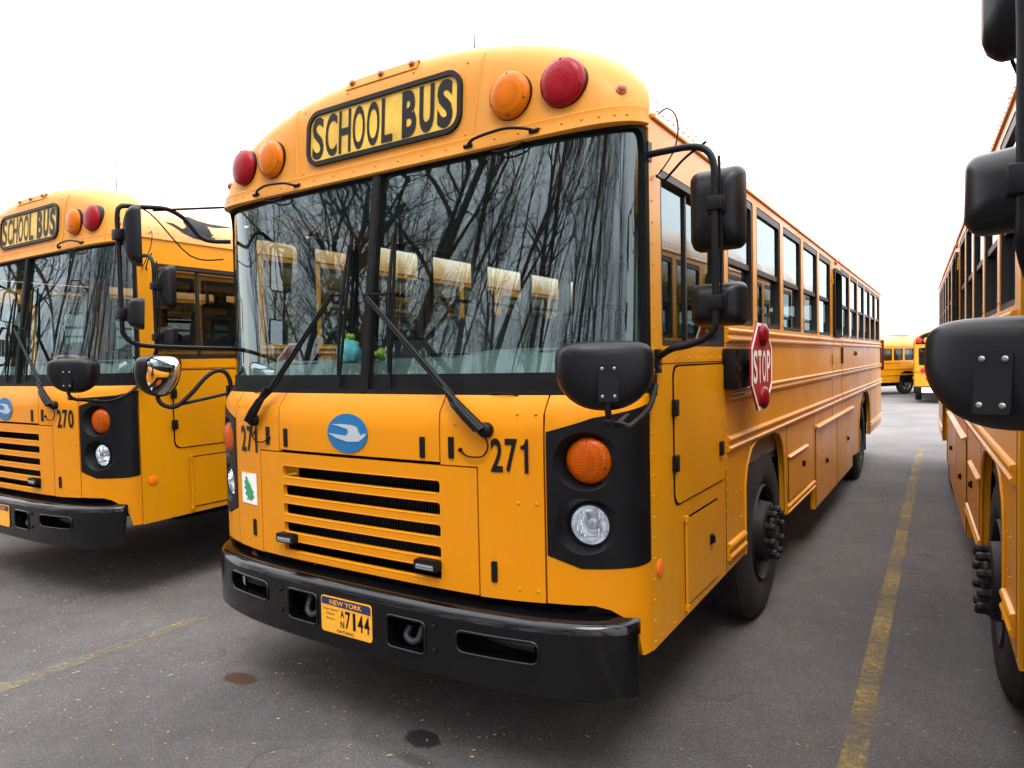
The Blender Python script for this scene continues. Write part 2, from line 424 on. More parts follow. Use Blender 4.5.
def line_mat(name, col, wear):
    m = mat(name, col, .75)
    N = m.node_tree.nodes; K = m.node_tree.links; b = N['Principled BSDF']
    t = N.new('ShaderNodeTexCoord'); n = N.new('ShaderNodeTexNoise'); n.inputs['Scale'].default_value = 28; n.inputs['Detail'].default_value = 8; n.inputs['Roughness'].default_value = .75
    n2 = N.new('ShaderNodeTexNoise'); n2.inputs['Scale'].default_value = 2.2; n2.inputs['Detail'].default_value = 4
    K.new(t.outputs['Object'], n.inputs['Vector']); K.new(t.outputs['Object'], n2.inputs['Vector'])
    a = N.new('ShaderNodeMath'); a.operation = 'ADD'; K.new(n.outputs['Fac'], a.inputs[0])
    a2 = N.new('ShaderNodeMath'); a2.operation = 'MULTIPLY'; a2.inputs[1].default_value = .7; K.new(n2.outputs['Fac'], a2.inputs[0]); K.new(a2.outputs[0], a.inputs[1])
    r = N.new('ShaderNodeMapRange'); r.inputs[1].default_value = wear; r.inputs[2].default_value = wear + .32; r.inputs[4].default_value = .92; K.new(a.outputs[0], r.inputs[0])
    tr = N.new('ShaderNodeBsdfTransparent'); mx = N.new('ShaderNodeMixShader'); o = N['Material Output']
    K.new(r.outputs[0], mx.inputs[0]); K.new(tr.outputs[0], mx.inputs[1]); K.new(b.outputs[0], mx.inputs[2]); K.new(mx.outputs[0], o.inputs[0])
    return m
PL1 = line_mat('worn yellow road paint', (.30, .20, .06), .70)
PL2 = line_mat('very worn yellow road paint', (.215, .18, .105), .74)
for (x0, y0, x1, y1, m_, w) in ((1.865, -1.5, 1.72, 10.95, PL1, .047), (-1.87, -1.7, -1.93, 10.8, PL2, .055), (-5.7, -1.6, -5.75, 10.8, PL2, .055), (5.6, -1.6, 5.5, 10.8, PL1, .052)):
    l = MB(); n = 20
    l.grid([[(x0 + (x1 - x0) * k / n + s, y0 + (y1 - y0) * k / n, .004) for s in (-w, w)] for k in range(n + 1)])
    tag(l.build('parking_line', m_, recalc=False), kind='structure')

# ------------------------------------------------------------------ bus surfaces
NR = [(.40, .075, .375, 3.5), (1.30, .075, .375, 3.5), (1.40, .08, .38, 3.5), (1.44, .09, .385, 3.4), (1.475, .13, .40, 3.2), (1.8, .17, .40, 3.6), (2.44, .25, .40, 6.0), (2.6, .262, .41, 7), (2.95, .285, .45, 8)]
def rowat(z):
    if z <= NR[0][0]: return NR[0][1:]
    if 1.475 <= z <= 2.44:
        t = (z - 1.475) / .965; return (.13 + .12 * t, .40, 3.2 + 2.8 * t * t)
    for a, b in zip(NR, NR[1:]):
        if z <= b[0]:
            t = (z - a[0]) / (b[0] - a[0]); return tuple(a[i] + (b[i] - a[i]) * t for i in (1, 2, 3))
    return NR[-1][1:]
HW = 1.22
def fy(x, z):
    yc, ye, p = rowat(z); a = min(abs(x) / HW, 1); return ye - (ye - yc) * sqrt(max(0, 1 - a ** p))
def pf(u, z):                                   # u = angle parameter, x = HW sin u
    x = HW * sin(u); return Vector((x, fy(x, z), z))
def FU(u, z, off=0.0):
    p = pf(u, z)
    if not off: return p
    e = .004; u0 = max(-pi / 2 + .002, u - e); u1 = min(pi / 2 - .002, u + e)
    du = pf(u1, z) - pf(u0, z)
    dz = pf(u, z + .004) - pf(u, z - .004)
    n = du.cross(dz).normalized()
    if n.y > 0 and abs(n.y) > .02: n = -n
    if abs(u) > 1.4 and n.x * u < 0: n = -n
    return p + n * off
def X2U(poly): return [(asin(max(-1, min(1, x / HW))), z) for x, z in poly]
def FX(x, z, off=0.0): return FU(asin(max(-1, min(1, x / HW))), z, off)
def FN(x, z): return (FX(x, z, .01) - FX(x, z, 0)).normalized()
ZS, ZC = 2.50, .485
def rho(x, z):
    a = abs(x) / HW; b = max(z - ZS, 0) / ZC; return (a ** 2.2 + b ** 2.2) ** (1 / 2.2)
def cy_(x, z):
    yc = rowat(z)[0]; R = .15 + .16 * max(0, min(1, (z - ZS) / .4)); r = min(rho(x, z), 1)
    return yc + R * (1 - sqrt(max(0, 1 - r ** 11)))
def CP(x, z, off=0.0):
    p = Vector((x, cy_(x, z), z))
    if not off: return p
    e = .003
    dx = Vector((2 * e, cy_(x + e, z) - cy_(x - e, z), 0)); dz = Vector((0, cy_(x, z + e) - cy_(x, z - e), 2 * e))
    n = dx.cross(dz).normalized()
    if n.y > 0: n = -n
    return p + n * off
def CN(x, z): return (CP(x, z, .01) - CP(x, z)).normalized()
def capxz(r, th):                               # th 0..pi from +x to -x
    c, s = cos(th), sin(th); return (HW * r * math.copysign(abs(c) ** (2 / 2.2), c), ZS + ZC * r * abs(s) ** (2 / 2.2))
def outline(n=36):
    return [capxz(1, pi * k / n) for k in range(n + 1)]
LEN = 10.15
def SD(sgn):
    def f(y, z, off=0.0): return Vector((sgn * (HW + off), y, z))
    return f

def rivets(mb, pts, r=.0055, n=6):
    """pts: (position, normal)"""
    for p, nn in pts:
        p = Vector(p); nn = Vector(nn).normalized()
        mb.lathe([(r, -.001), (r * .9, .0022), (r * .5, .0042), (0, .0048)], p, nn, n)

def ring(mb, poly_o, poly_i, fn, d0, d1, mi=None):
    n = len(poly_o)
    a = [fn(*p, d0) for p in poly_o]; b = [fn(*p, d1) for p in poly_o]; c = [fn(*p, d1) for p in poly_i]; d = [fn(*p, d0) for p in poly_i]
    mb.grid([[r[i] for r in (a, b, c, d, a)] for i in list(range(n)) + [0]], mi)

# ------------------------------------------------------------------ the bus
def make_wheel(bus, side, y, front):
    s = side; c = (s * (1.190 if front else 1.175), y, .52)
    ax = (s, 0, 0)
    w = MB(); w.lathe([(.285, -.27), (.42, -.285), (.49, -.27), (.518, -.235), (.52, -.14), (.518, -.045), (.492, -.012), (.44, .004), (.36, .006), (.305, -.004), (.285, -.02)], c, ax, 56)
    for k in range(4):   # tread grooves as proud ribs
        x = -.245 + k * .058
        w.lathe([(.517, x), (.526, x + .004), (.526, x + .034), (.517, x + .038)], c, ax, 56)
    r_ = .40
    tyre_o = w.build('tyre', TYR, bus)
    rim = MB()
    if front:
        prof = [(.292, -.02), (.285, .006), (.276, -.004), (.268, -.05), (.262, -.10), (.235, -.105), (.20, -.07), (.185, -.01), (.18, .03), (.170, .038), (.10, .038), (.088, .045), (.082, .060), (.06, .066), (0, .067)]
    else:
        prof = [(.292, -.02), (.285, .006), (.276, -.004), (.262, -.10), (.22, -.155), (.16, -.16), (.13, -.15), (.12, -.02), (.10, .0), (0, .003)]
    rim.lathe(prof, c, ax, 40)
    nu = rim; zb = .038 if front else -.158; rb = .142 if front else .19
    for k in range(10):
        a = 2 * pi * k / 10 + .2
        q = (c[0] + s * zb, y + rb * cos(a), .52 + rb * sin(a))
        nu.lathe([(.024, 0), (.024, .010), (.019, .013), (.020, .020), (.022, .028), (.022, .046), (.016, .054), (.009, .056), (0, .057)], q, ax, 8)
    ro = rim.build('rim', RIM, tyre_o)
    if front:
        hv = MB()
        for k in range(5):
            a = 2 * pi * (k + .5) / 5
            q = Vector((c[0] - s * .082, y + .222 * cos(a), .52 + .222 * sin(a)))
            hv.lathe([(.032, -.005), (.033, .006), (.026, .006), (.024, -.004)], q + Vector((s * .0, 0, 0)), ax, 14)
        hv.build('hand_hole', DRK, ro)
    return tyre_o

def mirror_head(parent, c, w, h, d, face, up=Vector((0, 0, 1)), name='side_mirror', mir=True):
    """rounded shell whose reflective face looks along `face`"""
    face = Vector(face).normalized(); c = Vector(c); u = up.cross(face).normalized(); v = face.cross(u)
    mb = MB(); prev = []
    prof = [(0.0, 1.0), (.25, .995), (.55, .93), (.8, .78), (.95, .52), (1.0, .30)]
    rows = []
    for t, sc in prof:
        poly = rrect(-w / 2 * sc, w / 2 * sc, -h / 2 * sc, h / 2 * sc, min(w, h) * .17 * sc, 5)
        rows.append([c + u * a + v * b - face * (d * t) for a, b in poly])
    mb.grid(rows, closed=True); mb.add(rows[-1], [tuple(range(len(rows[-1])))])
    n = len(rows[0]); rim = rrect(-w / 2 * .93, w / 2 * .93, -h / 2 * .95, h / 2 * .95, min(w, h) * .13, 5)
    inn = [c + u * a + v * b + face * .0 for a, b in rim]; inn2 = [p - face * .012 for p in inn]
    mb.grid([rows[0], inn, inn2], closed=True)
    o = mb.build(name, MIRB, parent, angle=50)
    g_ = MB(); g_.add([p + face * .001 for p in inn2], [tuple(range(n))]); g_.build('mirror_glass', MIR, o)
    return o

def cross_mirror(parent, c, face, w=.315, h=.222):
    """D-shaped crossover mirror: flat top, round bottom; black shell, bulging chrome face"""
    face = Vector(face).normalized(); c = Vector(c); up = Vector((0, 0, 1)); u = up.cross(face).normalized(); v = face.cross(u)
    def dshape(sc):
        pts = []; W2 = w / 2
        n = 48
        for k in range(n):
            a = 2 * pi * k / n; x, z = cos(a), sin(a)
            if z > 0: px_, pz_ = math.copysign(abs(x) ** .55, x), .36 * abs(z) ** .5
            else: px_, pz_ = math.copysign(abs(x) ** .92, x), -.64 * abs(z) ** .95
            pts.append((W2 * sc * px_, h * (sc * (pz_ - .1) + .1)))
        return pts
    mb = MB(); rows = []
    for t, sc in ((.004, 1.0), (-.02, 1.0), (-.035, .985), (-.055, .94), (-.07, .86), (-.08, .70), (-.087, .45), (-.089, .15)):
        rows.append([c + u * a + v * b + face * t for a, b in dshape(sc)])
    mb.grid(rows, closed=True); mb.add(rows[-1], [tuple(range(len(rows[-1])))])
    inn = [c + u * a + v * b + face * .004 for a, b in dshape(.93)]
    mb.grid([rows[0], inn], closed=True)
    o = mb.build('crossover_mirror', MIRB, parent, angle=60)
    g_ = MB(); rows = [inn]
    for sc in (.9, .75, .55, .3, .08):
        rows.append([c + u * a + v * b + face * (.004 + .055 * (1 - (sc / .93) ** 2)) for a, b in dshape(sc)])
    g_.grid(rows, closed=True); g_.add(rows[-1], [tuple(range(len(rows[-1])))]); g_.build('mirror_glass', MIR, o, angle=80)
    # bracket plate on the back with four screws
    b = MB(); f = lambda a, z, d: c + u * a + v * z - face * (.078 + d)
    b.prism(rrect(-.031, .031, -.112, .004, .006, 2), f, -.02, .014)
    bo = b.build('mirror_bracket', BLK, o)
    for a in (-.019, .019):
        for z in (-.010, -.096):
            s_ = MB(); s_.lathe([(.0058, 0), (.0058, .003), (.003, .005), (0, .005)], c + u * a + v * z - face * .0915, -face, 10); s_.build('screw', SCR, bo)
    return o, c + v * -.115 - face * .075

def make_bus():
    B = empty('school_bus', (0, 0, 0))
    # ---------------- nose
    def fp(name, poly, holes=(), m=YEL, thick=.018, off=0, step=.075, angle=38):
        mb = MB(); panel(mb, X2U(poly), FU, [X2U(h) for h in holes], thick, off, step); return mb.build(name, m, B, angle)
    e = .0035
    fp('access_panel', [(-.511 + e, 1.205 + e), (.457 - e, 1.205 + e), (.457 - e, 1.472), (-.511 + e, 1.472)])
    slots = []
    for z0, z1 in ((1.082, 1.131), (.993, 1.043), (.905, .954), (.821, .867), (.735, .779)):
        slots.append(rrect(-.492, .452, z0 - .001, z1 + .001, .012, 3))
    go = fp('grille_panel', [(-.667 + e, .70), (.63 - e, .70), (.63 - e, 1.193), (-.667 + e, 1.193)], slots, thick=.022, step=.09)
    # rolled lips of the louvre bars
    lp = MB()
    for z0, z1 in ((1.082, 1.131), (.993, 1.043), (.905, .954), (.821, .867), (.735, .779)):
        lp.tube([FX(-.478 + .913 * k / 12, z1 + .003, -.002) for k in range(13)], .0035, 8)
        lp.tube([FX(-.478 + .913 * k / 12, z0 - .004, -.003) for k in range(13)], .0045, 8)
    lp.build('louvre_lips', YEL, go, angle=80)
    for s in (1, -1):
        xi = .457 if s > 0 else .511; xg = .63 if s > 0 else .667
        poly = [(xi + e, 1.472), (.903 - e, 1.472), (.903 - e, .703), (xg + e, .697), (xg + e, 1.199), (xi + e, 1.199)]
        cwl = MB(); panel(cwl, X2U([(s * x, z) for x, z in poly]), FU, [], .018, 0, .075)
        rivets(cwl, [(FX(s * x, z), FN(s * x, z)) for x in (.80, .872) for z in (1.405, 1.07, .745)] + [(FX(s * .53, 1.36), FN(s * .53, 1.36))], .0065, 8)
        cwl.build('cowl_panel', YEL, B, 38)
        bez = [(.913, .885), (1.03, .842), (1.196, .842), (1.2193, .850), (1.2193, 1.435), (1.07, 1.386), (.913, 1.336)]
        corner = [(.903 + e, 1.472), (HW * .99999, 1.472), (HW * .99999, .505), (1.20, .505), (1.185, .60), (1.15, .66), (1.09, .70), (.903 + e, .705)]
        corner = [(.903 + e, 1.472), (HW * .99999, 1.472), (HW * .99999, 1.44), (1.07, 1.390), (.909, 1.339), (.909, .881), (1.028, .838), (1.196, .838), (HW * .99999, .846), (HW * .99999, .505), (1.205, .505), (1.198, .57), (1.182, .62), (1.155, .66), (1.12, .688), (1.07, .704), (.903 + e, .705)]
        fp('corner_panel', [(s * x, z) for x, z in corner], step=.06)
        cA = (s * 1.045, 1.232); cH = (s * 1.045, .995)
        ra, rh = .108, .104
        bo = fp('lamp_bezel', [(s * x, z) for x, z in bez], [circ(*cA, ra, 36), circ(*cH, rh, 36)], m=BLK, thick=.012, off=.004, step=.06)
        # funnels to the lamps, lamps face straight ahead and slightly outwards
        for (cx, cz), rr, kind in ((cA, ra, 0), (cH, rh, 1)):
            ax = Vector((s * .16, -1, .0)).normalized()
            lc = Vector((s * 1.045, .212, cz)) if kind == 0 else Vector((s * 1.047, .214, cz))
            rim_ = [FX(x, z, .003) for x, z in circ(cx, cz, rr, 36)]
            # lens plane circle
            uu = ax.cross(Vector((0, 0, 1))).normalized(); vv = Vector((0, 0, 1))
            rl = .081 if kind == 0 else .075
            inn = []
            for x, z in circ(0, 0, 1, 36):
                d = Vector((x, 0, 0)); inn.append(lc + Vector((x * 1.0, -x * ax.x / ax.y * 1.0, 0)).normalized() * abs(x) * (rl + .004) + vv * z * (rl + .004))
            f_ = MB(); f_.grid([rim_, inn, [p + Vector((0, .03, 0)) for p in inn]], closed=True)
            f_.build('lamp_funnel', BLK, bo, angle=60)
            l_ = MB()
            if kind == 0:
                l_.lathe([(rl + .004, .02), (rl + .004, -.004), (rl, -.010), (rl * .93, -.018), (rl * .7, -.026), (rl * .35, -.031), (0, -.032)], lc, -ax, 36)
                
                a_ = l_.build('turn_signal', L_ORG, bo, angle=60)
                for k in range(3):
                    an = radians((90, 200, -20)[k]); o = MB()
                    o.lathe([(.005, 0), (.005, .004), (0, .005)], lc + ax * .016 + uu * cos(an) * rl * .86 + vv * sin(an) * rl * .86, ax, 8); o.build('screw', RUB, a_)
            else:
                l_.lathe([(rl, .0), (rl * .98, .012), (rl * .85, .045), (rl * .5, .068), (rl * .22, .072), (rl * .22, .05), (0, .048)], lc, -ax, 32)
                a_ = l_.build('headlight', HLR, bo, angle=60)
                q = MB(); q.lathe([(.020, 0), (.020, .035), (.014, .045), (0, .048)], lc - ax * .045, ax, 16); q.build('headlight_bulb', CHR, a_)
                # fluted reflector ribs
                q = MB()
                for k in range(9):
                    xx = -.054 + k * .0135; hh = sqrt(max(0, (rl * .86) ** 2 - xx * xx)) * (.85 if abs(xx) > .02 else .0)
                    if hh < .01: continue
                    c0 = lc + uu * xx - ax * .022
                    for sg in (1, -1):
                        q.tube([c0 + vv * sg * hh * .28, c0 + vv * sg * hh], .0035, 6)
                q.build('reflector_flutes', HLR, a_)
                q = MB(); q.lathe([(rl, 0), (rl * .8, .010), (rl * .4, .016), (0, .018)], lc, ax, 32); q.build('headlight_glass', GH, a_, angle=80)
                q = MB(); q.lathe([(rl + .006, -.004), (rl + .006, .006), (rl, .008), (rl - .003, .002)], lc, ax, 36); q.build('lamp_ring', BLK, a_)
    # bulkhead behind all gaps, radiator behind grille
    mb = MB(); rows = [[FU(-1.5 + 3.0 * k / 40, z, -.05) for k in range(41)] for z in (.60, .75, 1.0, 1.3, 1.44)]
    zr = [( -.50, .46)]
    mb = MB()
    panel(mb, [(-.80, .72), (.80, .72), (.80, 1.45), (-.80, 1.45)], FU, [X2U(rrect(-.52, .48, .715, 1.15, .01, 1))], .01, -.035, .15)
    mb.build('bulkhead', DRK, B)
    mb = MB(); mb.box(-.60, .56, .27, .32, .70, 1.17)
    for k in range(68): x = -.58 + k * .0168; mb.box(x, x + .004, .258, .27, .71, 1.16)
    for k in range(5): z = .74 + k * .1; mb.box(-.52, .48, .235, .258, z, z + .012)
    mb.build('radiator', RAD, B)
    # led strobes in the grille
    for x, z in ((-.452, .797), (.395, .792)):
        p = FX(x, z, .012); mb = MB()
        mb.prism(rrect(-.058, .058, -.02, .022, .008, 3), lambda a, b, d: p + Vector((a, -d, b)), -.015, .022)
        so_ = mb.build('strobe_lamp', BLK, go)
        q = MB()
        q.prism(rrect(-.045, .045, -.013, .007, .004, 2), lambda a, b, d: p + Vector((a, -d, b)), .020, .026)
        q.build('strobe_lens', CHR, so_)
        q = MB()
        for k in range(6): q.lathe([(.0055, 0), (.004, .003), (0, .004)], p + Vector((-.036 + k * .0144, -.026, -.003)), (0, -1, 0), 8)
        q.build('strobe_leds', SCR, so_)
    # hood latches
    for x, z, h in ((-.598, 1.269, .085), (-.46, 1.266, .085), (.372, 1.263, .085), (.514, 1.268, .085), (-.734, .808, .08), (.697, .801, .08)):
        mb = MB(); panel(mb, X2U(rrect(x - .012, x + .012, z - h / 2, z + h / 2, .004, 2)), FU, [], .01, .006)
        mb.build('panel_latch', BLK, B)
    # emblem
    mb = MB(); cx, cz = -.048, 1.303
    panel(mb, X2U(circ(cx, cz, .121, 40, .085)), FU, [], .004, .005, .05); em = mb.build('emblem', BLU, B)
    bird = [(480, 97), (520, 95), (560, 97), (583, 104), (590, 122), (598, 138), (606, 130), (622, 127), (612, 143), (590, 160), (545, 163), (500, 150), (468, 133), (505, 137), (540, 140), (550, 128), (546, 113), (510, 103)]
    mb = MB(); panel(mb, X2U([(cx + (a - 543) / 78 * .121 * .98, cz - (b - 130) / 76 * .084) for a, b in bird]), FU, [], .002, .0075); mb.build('emblem_bird', SIL, em)
    # ---------------- windshield
    zb, zt = 1.478, 2.445
    for s in (1, -1):
        xo = 1.212
        poly = [(.034, zb), (xo, zb)] if False else None
        def corner_poly(a, b, zl, zh, r):
            ua, ub = asin(a / HW), asin(b / HW)
            pts = [(ua, zl), (ub - r, zl)] + [(ub - r + r * sin(radians(t)), zl + r * (1 - cos(radians(t)))) for t in (20, 40, 60, 80)] + [(ub, zl + r), (ub, zh - r)] + [(ub - r + r * cos(radians(t)), zh - r + r * sin(radians(t))) for t in (20, 40, 60, 80)] + [(ub - r, zh), (ua, zh)]
            return [(s * u, z) for u, z in pts]
        gp = corner_poly(.016, 1.2165, zb + .01, zt + .002, .10)
        mb = MB(); ua, ub = asin(.016 / HW), asin(1.2165 / HW)
        mb.grid([[FU(s * (ua + (ub - ua) * i / 60), zb + .008 + (zt - .006 - zb) * j / 48, -.022) for i in range(61)] for j in range(49)])
        wg = mb.build('windshield', GW, B, angle=80)
        # gasket
        go_ = corner_poly(.012, 1.2195, zb - .004, zt + .012, .11); gi = corner_poly(.024, 1.2140, zb + .014, zt - .004, .10)
        mb = MB(); panel(mb, go_, FU, [gi], .03, .002, .06); mb.build('windshield_gasket', RUB, wg)
        fr = corner_poly(.020, 1.215, zb + .01, zb + .080, .03)
        mb = MB(); panel(mb, fr, FU, [], .004, -.016, .08); mb.build('windshield_band', RUB, wg)
    mb = MB(); panel(mb, X2U([(-.014, zb), (.014, zb), (.014, zt), (-.014, zt)]), FU, [], .04, .004, .08); mb.build('windshield_divider', RUB, B)
    # ---------------- cap
    mb = MB(); rs = [0, .2, .4, .55, .68, .78, .85, .9, .94, .965, .985, .996, 1.0]
    nth = 72
    rows = [[CP(*capxz(r, pi * k / nth)) for k in range(nth + 1)] for r in rs]
    mb.grid(rows)
    us = [-pi / 2 + pi * k / 72 for k in range(73)]
    top = [CP(*capxz(r, 0)) for r in reversed(rs)]
    xs_ = sorted(set([round(-capxz(r, 0)[0], 5) for r in rs] + [round(capxz(r, 0)[0], 5) for r in rs]))
    mb.grid([[CP(x, z) for x in xs_] for z in (2.452, 2.475, 2.5)])
    mb.grid([[CP(x, 2.452) for x in xs_], [CP(x, 2.452) + Vector((0, .06, 0)) for x in xs_]])
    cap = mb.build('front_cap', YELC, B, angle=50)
    # lower trim lip of the cap, proud, with rivets
    mb = MB(); rows = []
    for (z, o) in ((2.447, -.02), (2.445, .006), (2.452, .014), (2.475, .010), (2.497, .008), (2.508, .010), (2.514, .004), (2.514, -.004)):
        rows.append([CP(HW * .9985 * sin(u * .999), z + .008 * (abs(sin(u)) ** 8), o) for u in us])
    mb.grid(rows); CAPM = mb
    rp = []
    for k in range(-12, 13):
        x = 1.2 * sin(k / 12 * 1.35); rp.append((CP(x, 2.482, .0095), CN(x, 2.482)))
    for s in (1, -1):
        for z, x in ((2.53, .49), (2.83, .49), (2.86, .2)): rp.append((CP(s * x, z), CN(s * x, z)))
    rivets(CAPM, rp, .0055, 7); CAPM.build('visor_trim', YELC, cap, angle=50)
    for s in (1, -1):
        mb = MB(); pts = [CP(s * (.525 + .035 * k / 10), 2.51 + .345 * k / 10, -.004) for k in range(11)]
        pts += [Vector((s * .562, .33 + .03 * k, 2.877 + .004 * k)) for k in range(1, 3)]
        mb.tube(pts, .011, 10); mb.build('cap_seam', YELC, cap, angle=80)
    # sign box
    sg = MB(); so_ = rrect(-.455, .474, 2.548, 2.812, .078, 8); si = rrect(-.434, .453, 2.569, 2.791, .058, 8)
    panel(sg, so_, CP, [si], .016, .014, .09); sgo = sg.build('sign_frame', BLK, cap)
    q = MB(); panel(q, rrect(-.438, .457, 2.565, 2.795, .058, 8), CP, [], .004, .004, .1); sf = q.build('sign_panel', SGN, sgo)
    q = MB(); x = -.420
    for ch in 'SCHOOL':
        add_text(q, ch, x, x + (.077 if ch != 'L' else .066), 2.580, 2.780, CP, .0065, .014); x += .0895
    x = .148
    for ch in 'BUS': add_text(q, ch, x, x + .082, 2.578, 2.782, CP, .0065, .040); x += .0980
    q.build('sign_lettering', LET, sf, recalc=False)
    # warning lamps
    for s in (1, -1):
        for x, z, m_ in ((.94, 2.636, L_RED), (.712, 2.636, L_AMB)):
            n = (CN(s * x, z) + Vector((0, -1.2, -.1))).normalized(); c = CP(s * x, z)
            h = MB(); h.lathe([(.092, -.04), (.0935, .006), (.092, .014), (.086, .014)], c, n, 40); ho = h.build('warning_lamp', BLK, cap)
            l_ = MB(); l_.lathe([(.0915, .008), (.0915, .020), (.087, .030), (.066, .040), (.035, .046), (0, .048)], c, n, 40); lo = l_.build('lamp_lens', m_, ho, angle=60)
            uu = n.cross(Vector((0, 0, 1))).normalized(); vv = uu.cross(n)
            for a in (90, 200, -20, -90): q = MB(); q.lathe([(.006, 0), (.006, .004), (0, .005)], c + n * .030 + (uu * cos(radians(a)) + vv * sin(radians(a))) * .077, n, 8); q.build('screw', RUB, lo)
        c = CP(s * 1.148, 2.585); n = CN(s * 1.148, 2.585)
        q = MB(); q.lathe([(.021, 0), (.021, .006), (.017, .007), (.016, .012), (.009, .018), (0, .019)], c, n, 20); q.build('marker_lamp', L_BRN, cap)
    # centre marker lamps on their plate
    q = MB(); rows = []
    for zz, oo in ((2.874, .0), (2.876, .005), (2.905, .009), (2.915, .012), (2.925, -.015)):
        rows.append([CP(-.215 + .43 * k / 10, zz if zz < 2.9 else min(zz, 2.912), oo) for k in range(11)])
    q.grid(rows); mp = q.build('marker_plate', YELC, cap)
    for x in (-.175, .004, .184):
        q = MB(); q.lathe([(.014, -.01), (.014, .006), (.011, .012), (0, .015)], CP(x, 2.898, .010), (0, -1, .35), 16); q.build('marker_lamp', L_BRN, mp)
    # grab handles above the glass
    for s in (1, -1):
        q = MB(); P = lambda x, z, o: CP(s * x, z, o)
        q.tube(smoothpath([P(.515, 2.474, .012), P(.535, 2.476, .034), P(.57, 2.486, .042), P(.65, 2.494, .044), P(.72, 2.495, .044), P(.79, 2.484, .034), P(.825, 2.476, .012)], 4), .0062, 8)
        for x in (.515, .825): q.tube([P(x - .02, 2.474, .014), P(x + .02, 2.475, .014)], .0085, 8)
        q.build('grab_handle', BLK, B)
        q = MB(); q.tube(smoothpath([P(.62, 2.45, .0), P(.64, 2.43, .01), P(.69, 2.425, .012), P(.75, 2.435, .01), P(.78, 2.45, .0)], 4), .004, 6); q.build('washer_hose', RUB, B)
    # ---------------- roof
    ol = outline(48); mb = MB()
    r0 = [CP(x, z) for x, z in ol]
    for p_, (x, z) in zip(r0, ol): p_.x, p_.z = x, z
    ysr = [.62 + .15 * k for k in range(1)] + [.8, 1.38]
    rows = [r0] + [[Vector((x, max(r0[i].y, y) if y < .7 else y, z)) for i, (x, z) in enumerate(ol)] for y in (.62,)]
    y = 1.0
    while y < LEN:
        for dy, k in ((-.02, 1.0), (-.008, 1.003), (.008, 1.003), (.02, 1.0)):
            rows.append([Vector((x * k, y + dy, ZS + (z - ZS) * k * 1.0 + (0.0))) for x, z in ol])
        y += .73
    rows.append([Vector((x, LEN, z)) for x, z in ol])
    mb.grid(rows); ROOFM = mb
    mb = MB()
    for s in (1, -1):
        mb.prism([(1.215, 2.494), (1.230, 2.496), (1.232, 2.503), (1.227, 2.508), (1.215, 2.508)], lambda a, b, d: Vector((s * a, d, b)), .42, LEN)
    GUT = mb
    rp = []
    for s in (1, -1):
        y = .5
        while y < 9:
            for x, z in ((1.2195, 2.54), (1.2135, 2.575)): rp.append(((s * x, y, z), (s, 0, .25)))
            y += .061
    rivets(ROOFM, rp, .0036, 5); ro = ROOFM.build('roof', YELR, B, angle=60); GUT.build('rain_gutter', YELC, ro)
    mb = MB(); mb.lathe([(.02, -.005), (.02, .02), (.006, .035), (.004, .06), (.0035, .34), (0, .345)], (.091, .9, 2.975), (0, 0, 1), 8); mb.build('antenna', RUB, B)
    # ---------------- side walls
    arch_f = [(1.735, .53), (1.735, .90), (1.775, 1.0), (1.87, 1.085), (2.01, 1.125), (2.45, 1.125), (2.60, 1.10), (2.70, 1.02), (2.76, .90), (2.79, .72), (2.80, .53)]
    arch_r = [(7.08, .42), (7.08, .75), (7.13, .93), (7.25, 1.05), (7.43, 1.115), (8.02, 1.115), (8.20, 1.05), (8.32, .93), (8.38, .75), (8.38, .5)]
    bays = [(1.45, 1.975)] + [(2.015 + .73 * k + .04, 2.745 + .73 * k - .04) for k in range(4)] + [(5.60, 6.25)] + [(6.29 + .73 * k + .04, 7.02 + .73 * k - .04) for k in range(5)]
    for s in (1, -1):
        f = SD(s)
        outer = [(.378, .50)] + ([(1.765, .53)] if False else []) + arch_f + [(3.99, .53), (3.99, .33)] + [(6.46, .33), (6.46, .45)] + arch_r + [(LEN, .50), (LEN, 2.495), (.40, 2.495), (.402, 1.478), (.378, 1.472)]
        if s < 0: outer = [(.378, .50), (.43, .50), (.43, 2.40), (1.30, 2.40), (1.30, .50)] + outer[1:]
        holes = [rrect(a, b, 1.765, 2.455, .02, 2) for a, b in bays] + [rrect(5.04, 5.52, 1.77, 2.40, .07, 5)]
        if s > 0: holes.append(rrect(.512, 1.385, 1.648, 2.328, .012, 2))
        mb = MB(); panel(mb, outer, f, holes, .035, 0, None)
        WALL = mb
        # interior liner on pillars is the wall itself; lower liner
        mb = MB(); x0, x1 = sorted((s * 1.17, s * 1.182)); mb.box(x0, x1, 1.4, LEN - .05, .98, 1.765); mb.build('wall_liner', LTG, B)
        # rub rails
        prof1 = [(0, 1.670), (.014, 1.673), (.018, 1.682), (.012, 1.690), (.006, 1.70), (.006, 1.715), (.014, 1.722), (.019, 1.735), (.012, 1.746), (0, 1.748)]
        def railat(z0, z1, ya, yb, nm='rub_rail', d=.020):
            h = z1 - z0; pr = [(0, z0), (d * .7, z0 + .04 * h), (d, z0 + .16 * h), (d, z0 + .26 * h), (d * .5, z0 + .36 * h), (d * .35, z0 + .5 * h), (d * .5, z0 + .62 * h), (d, z0 + .74 * h), (d, z0 + .85 * h), (d * .7, z0 + .95 * h), (0, z1)]
            m2 = MB(); m2.prism(pr, lambda a, b, dd: Vector((s * (HW + a), dd, b)), ya, yb); return m2.build(nm, YELS, B, angle=25)
        for z0, z1 in ((1.672, 1.745), (1.386, 1.44), (1.125, 1.20)):
            railat(z0, z1, 1.40, 4.95 if z1 > 1.3 else 4.95); railat(z0, z1, 5.60, LEN - .01)
            railat(z0, z1, 5.0, 5.56, d=.016)
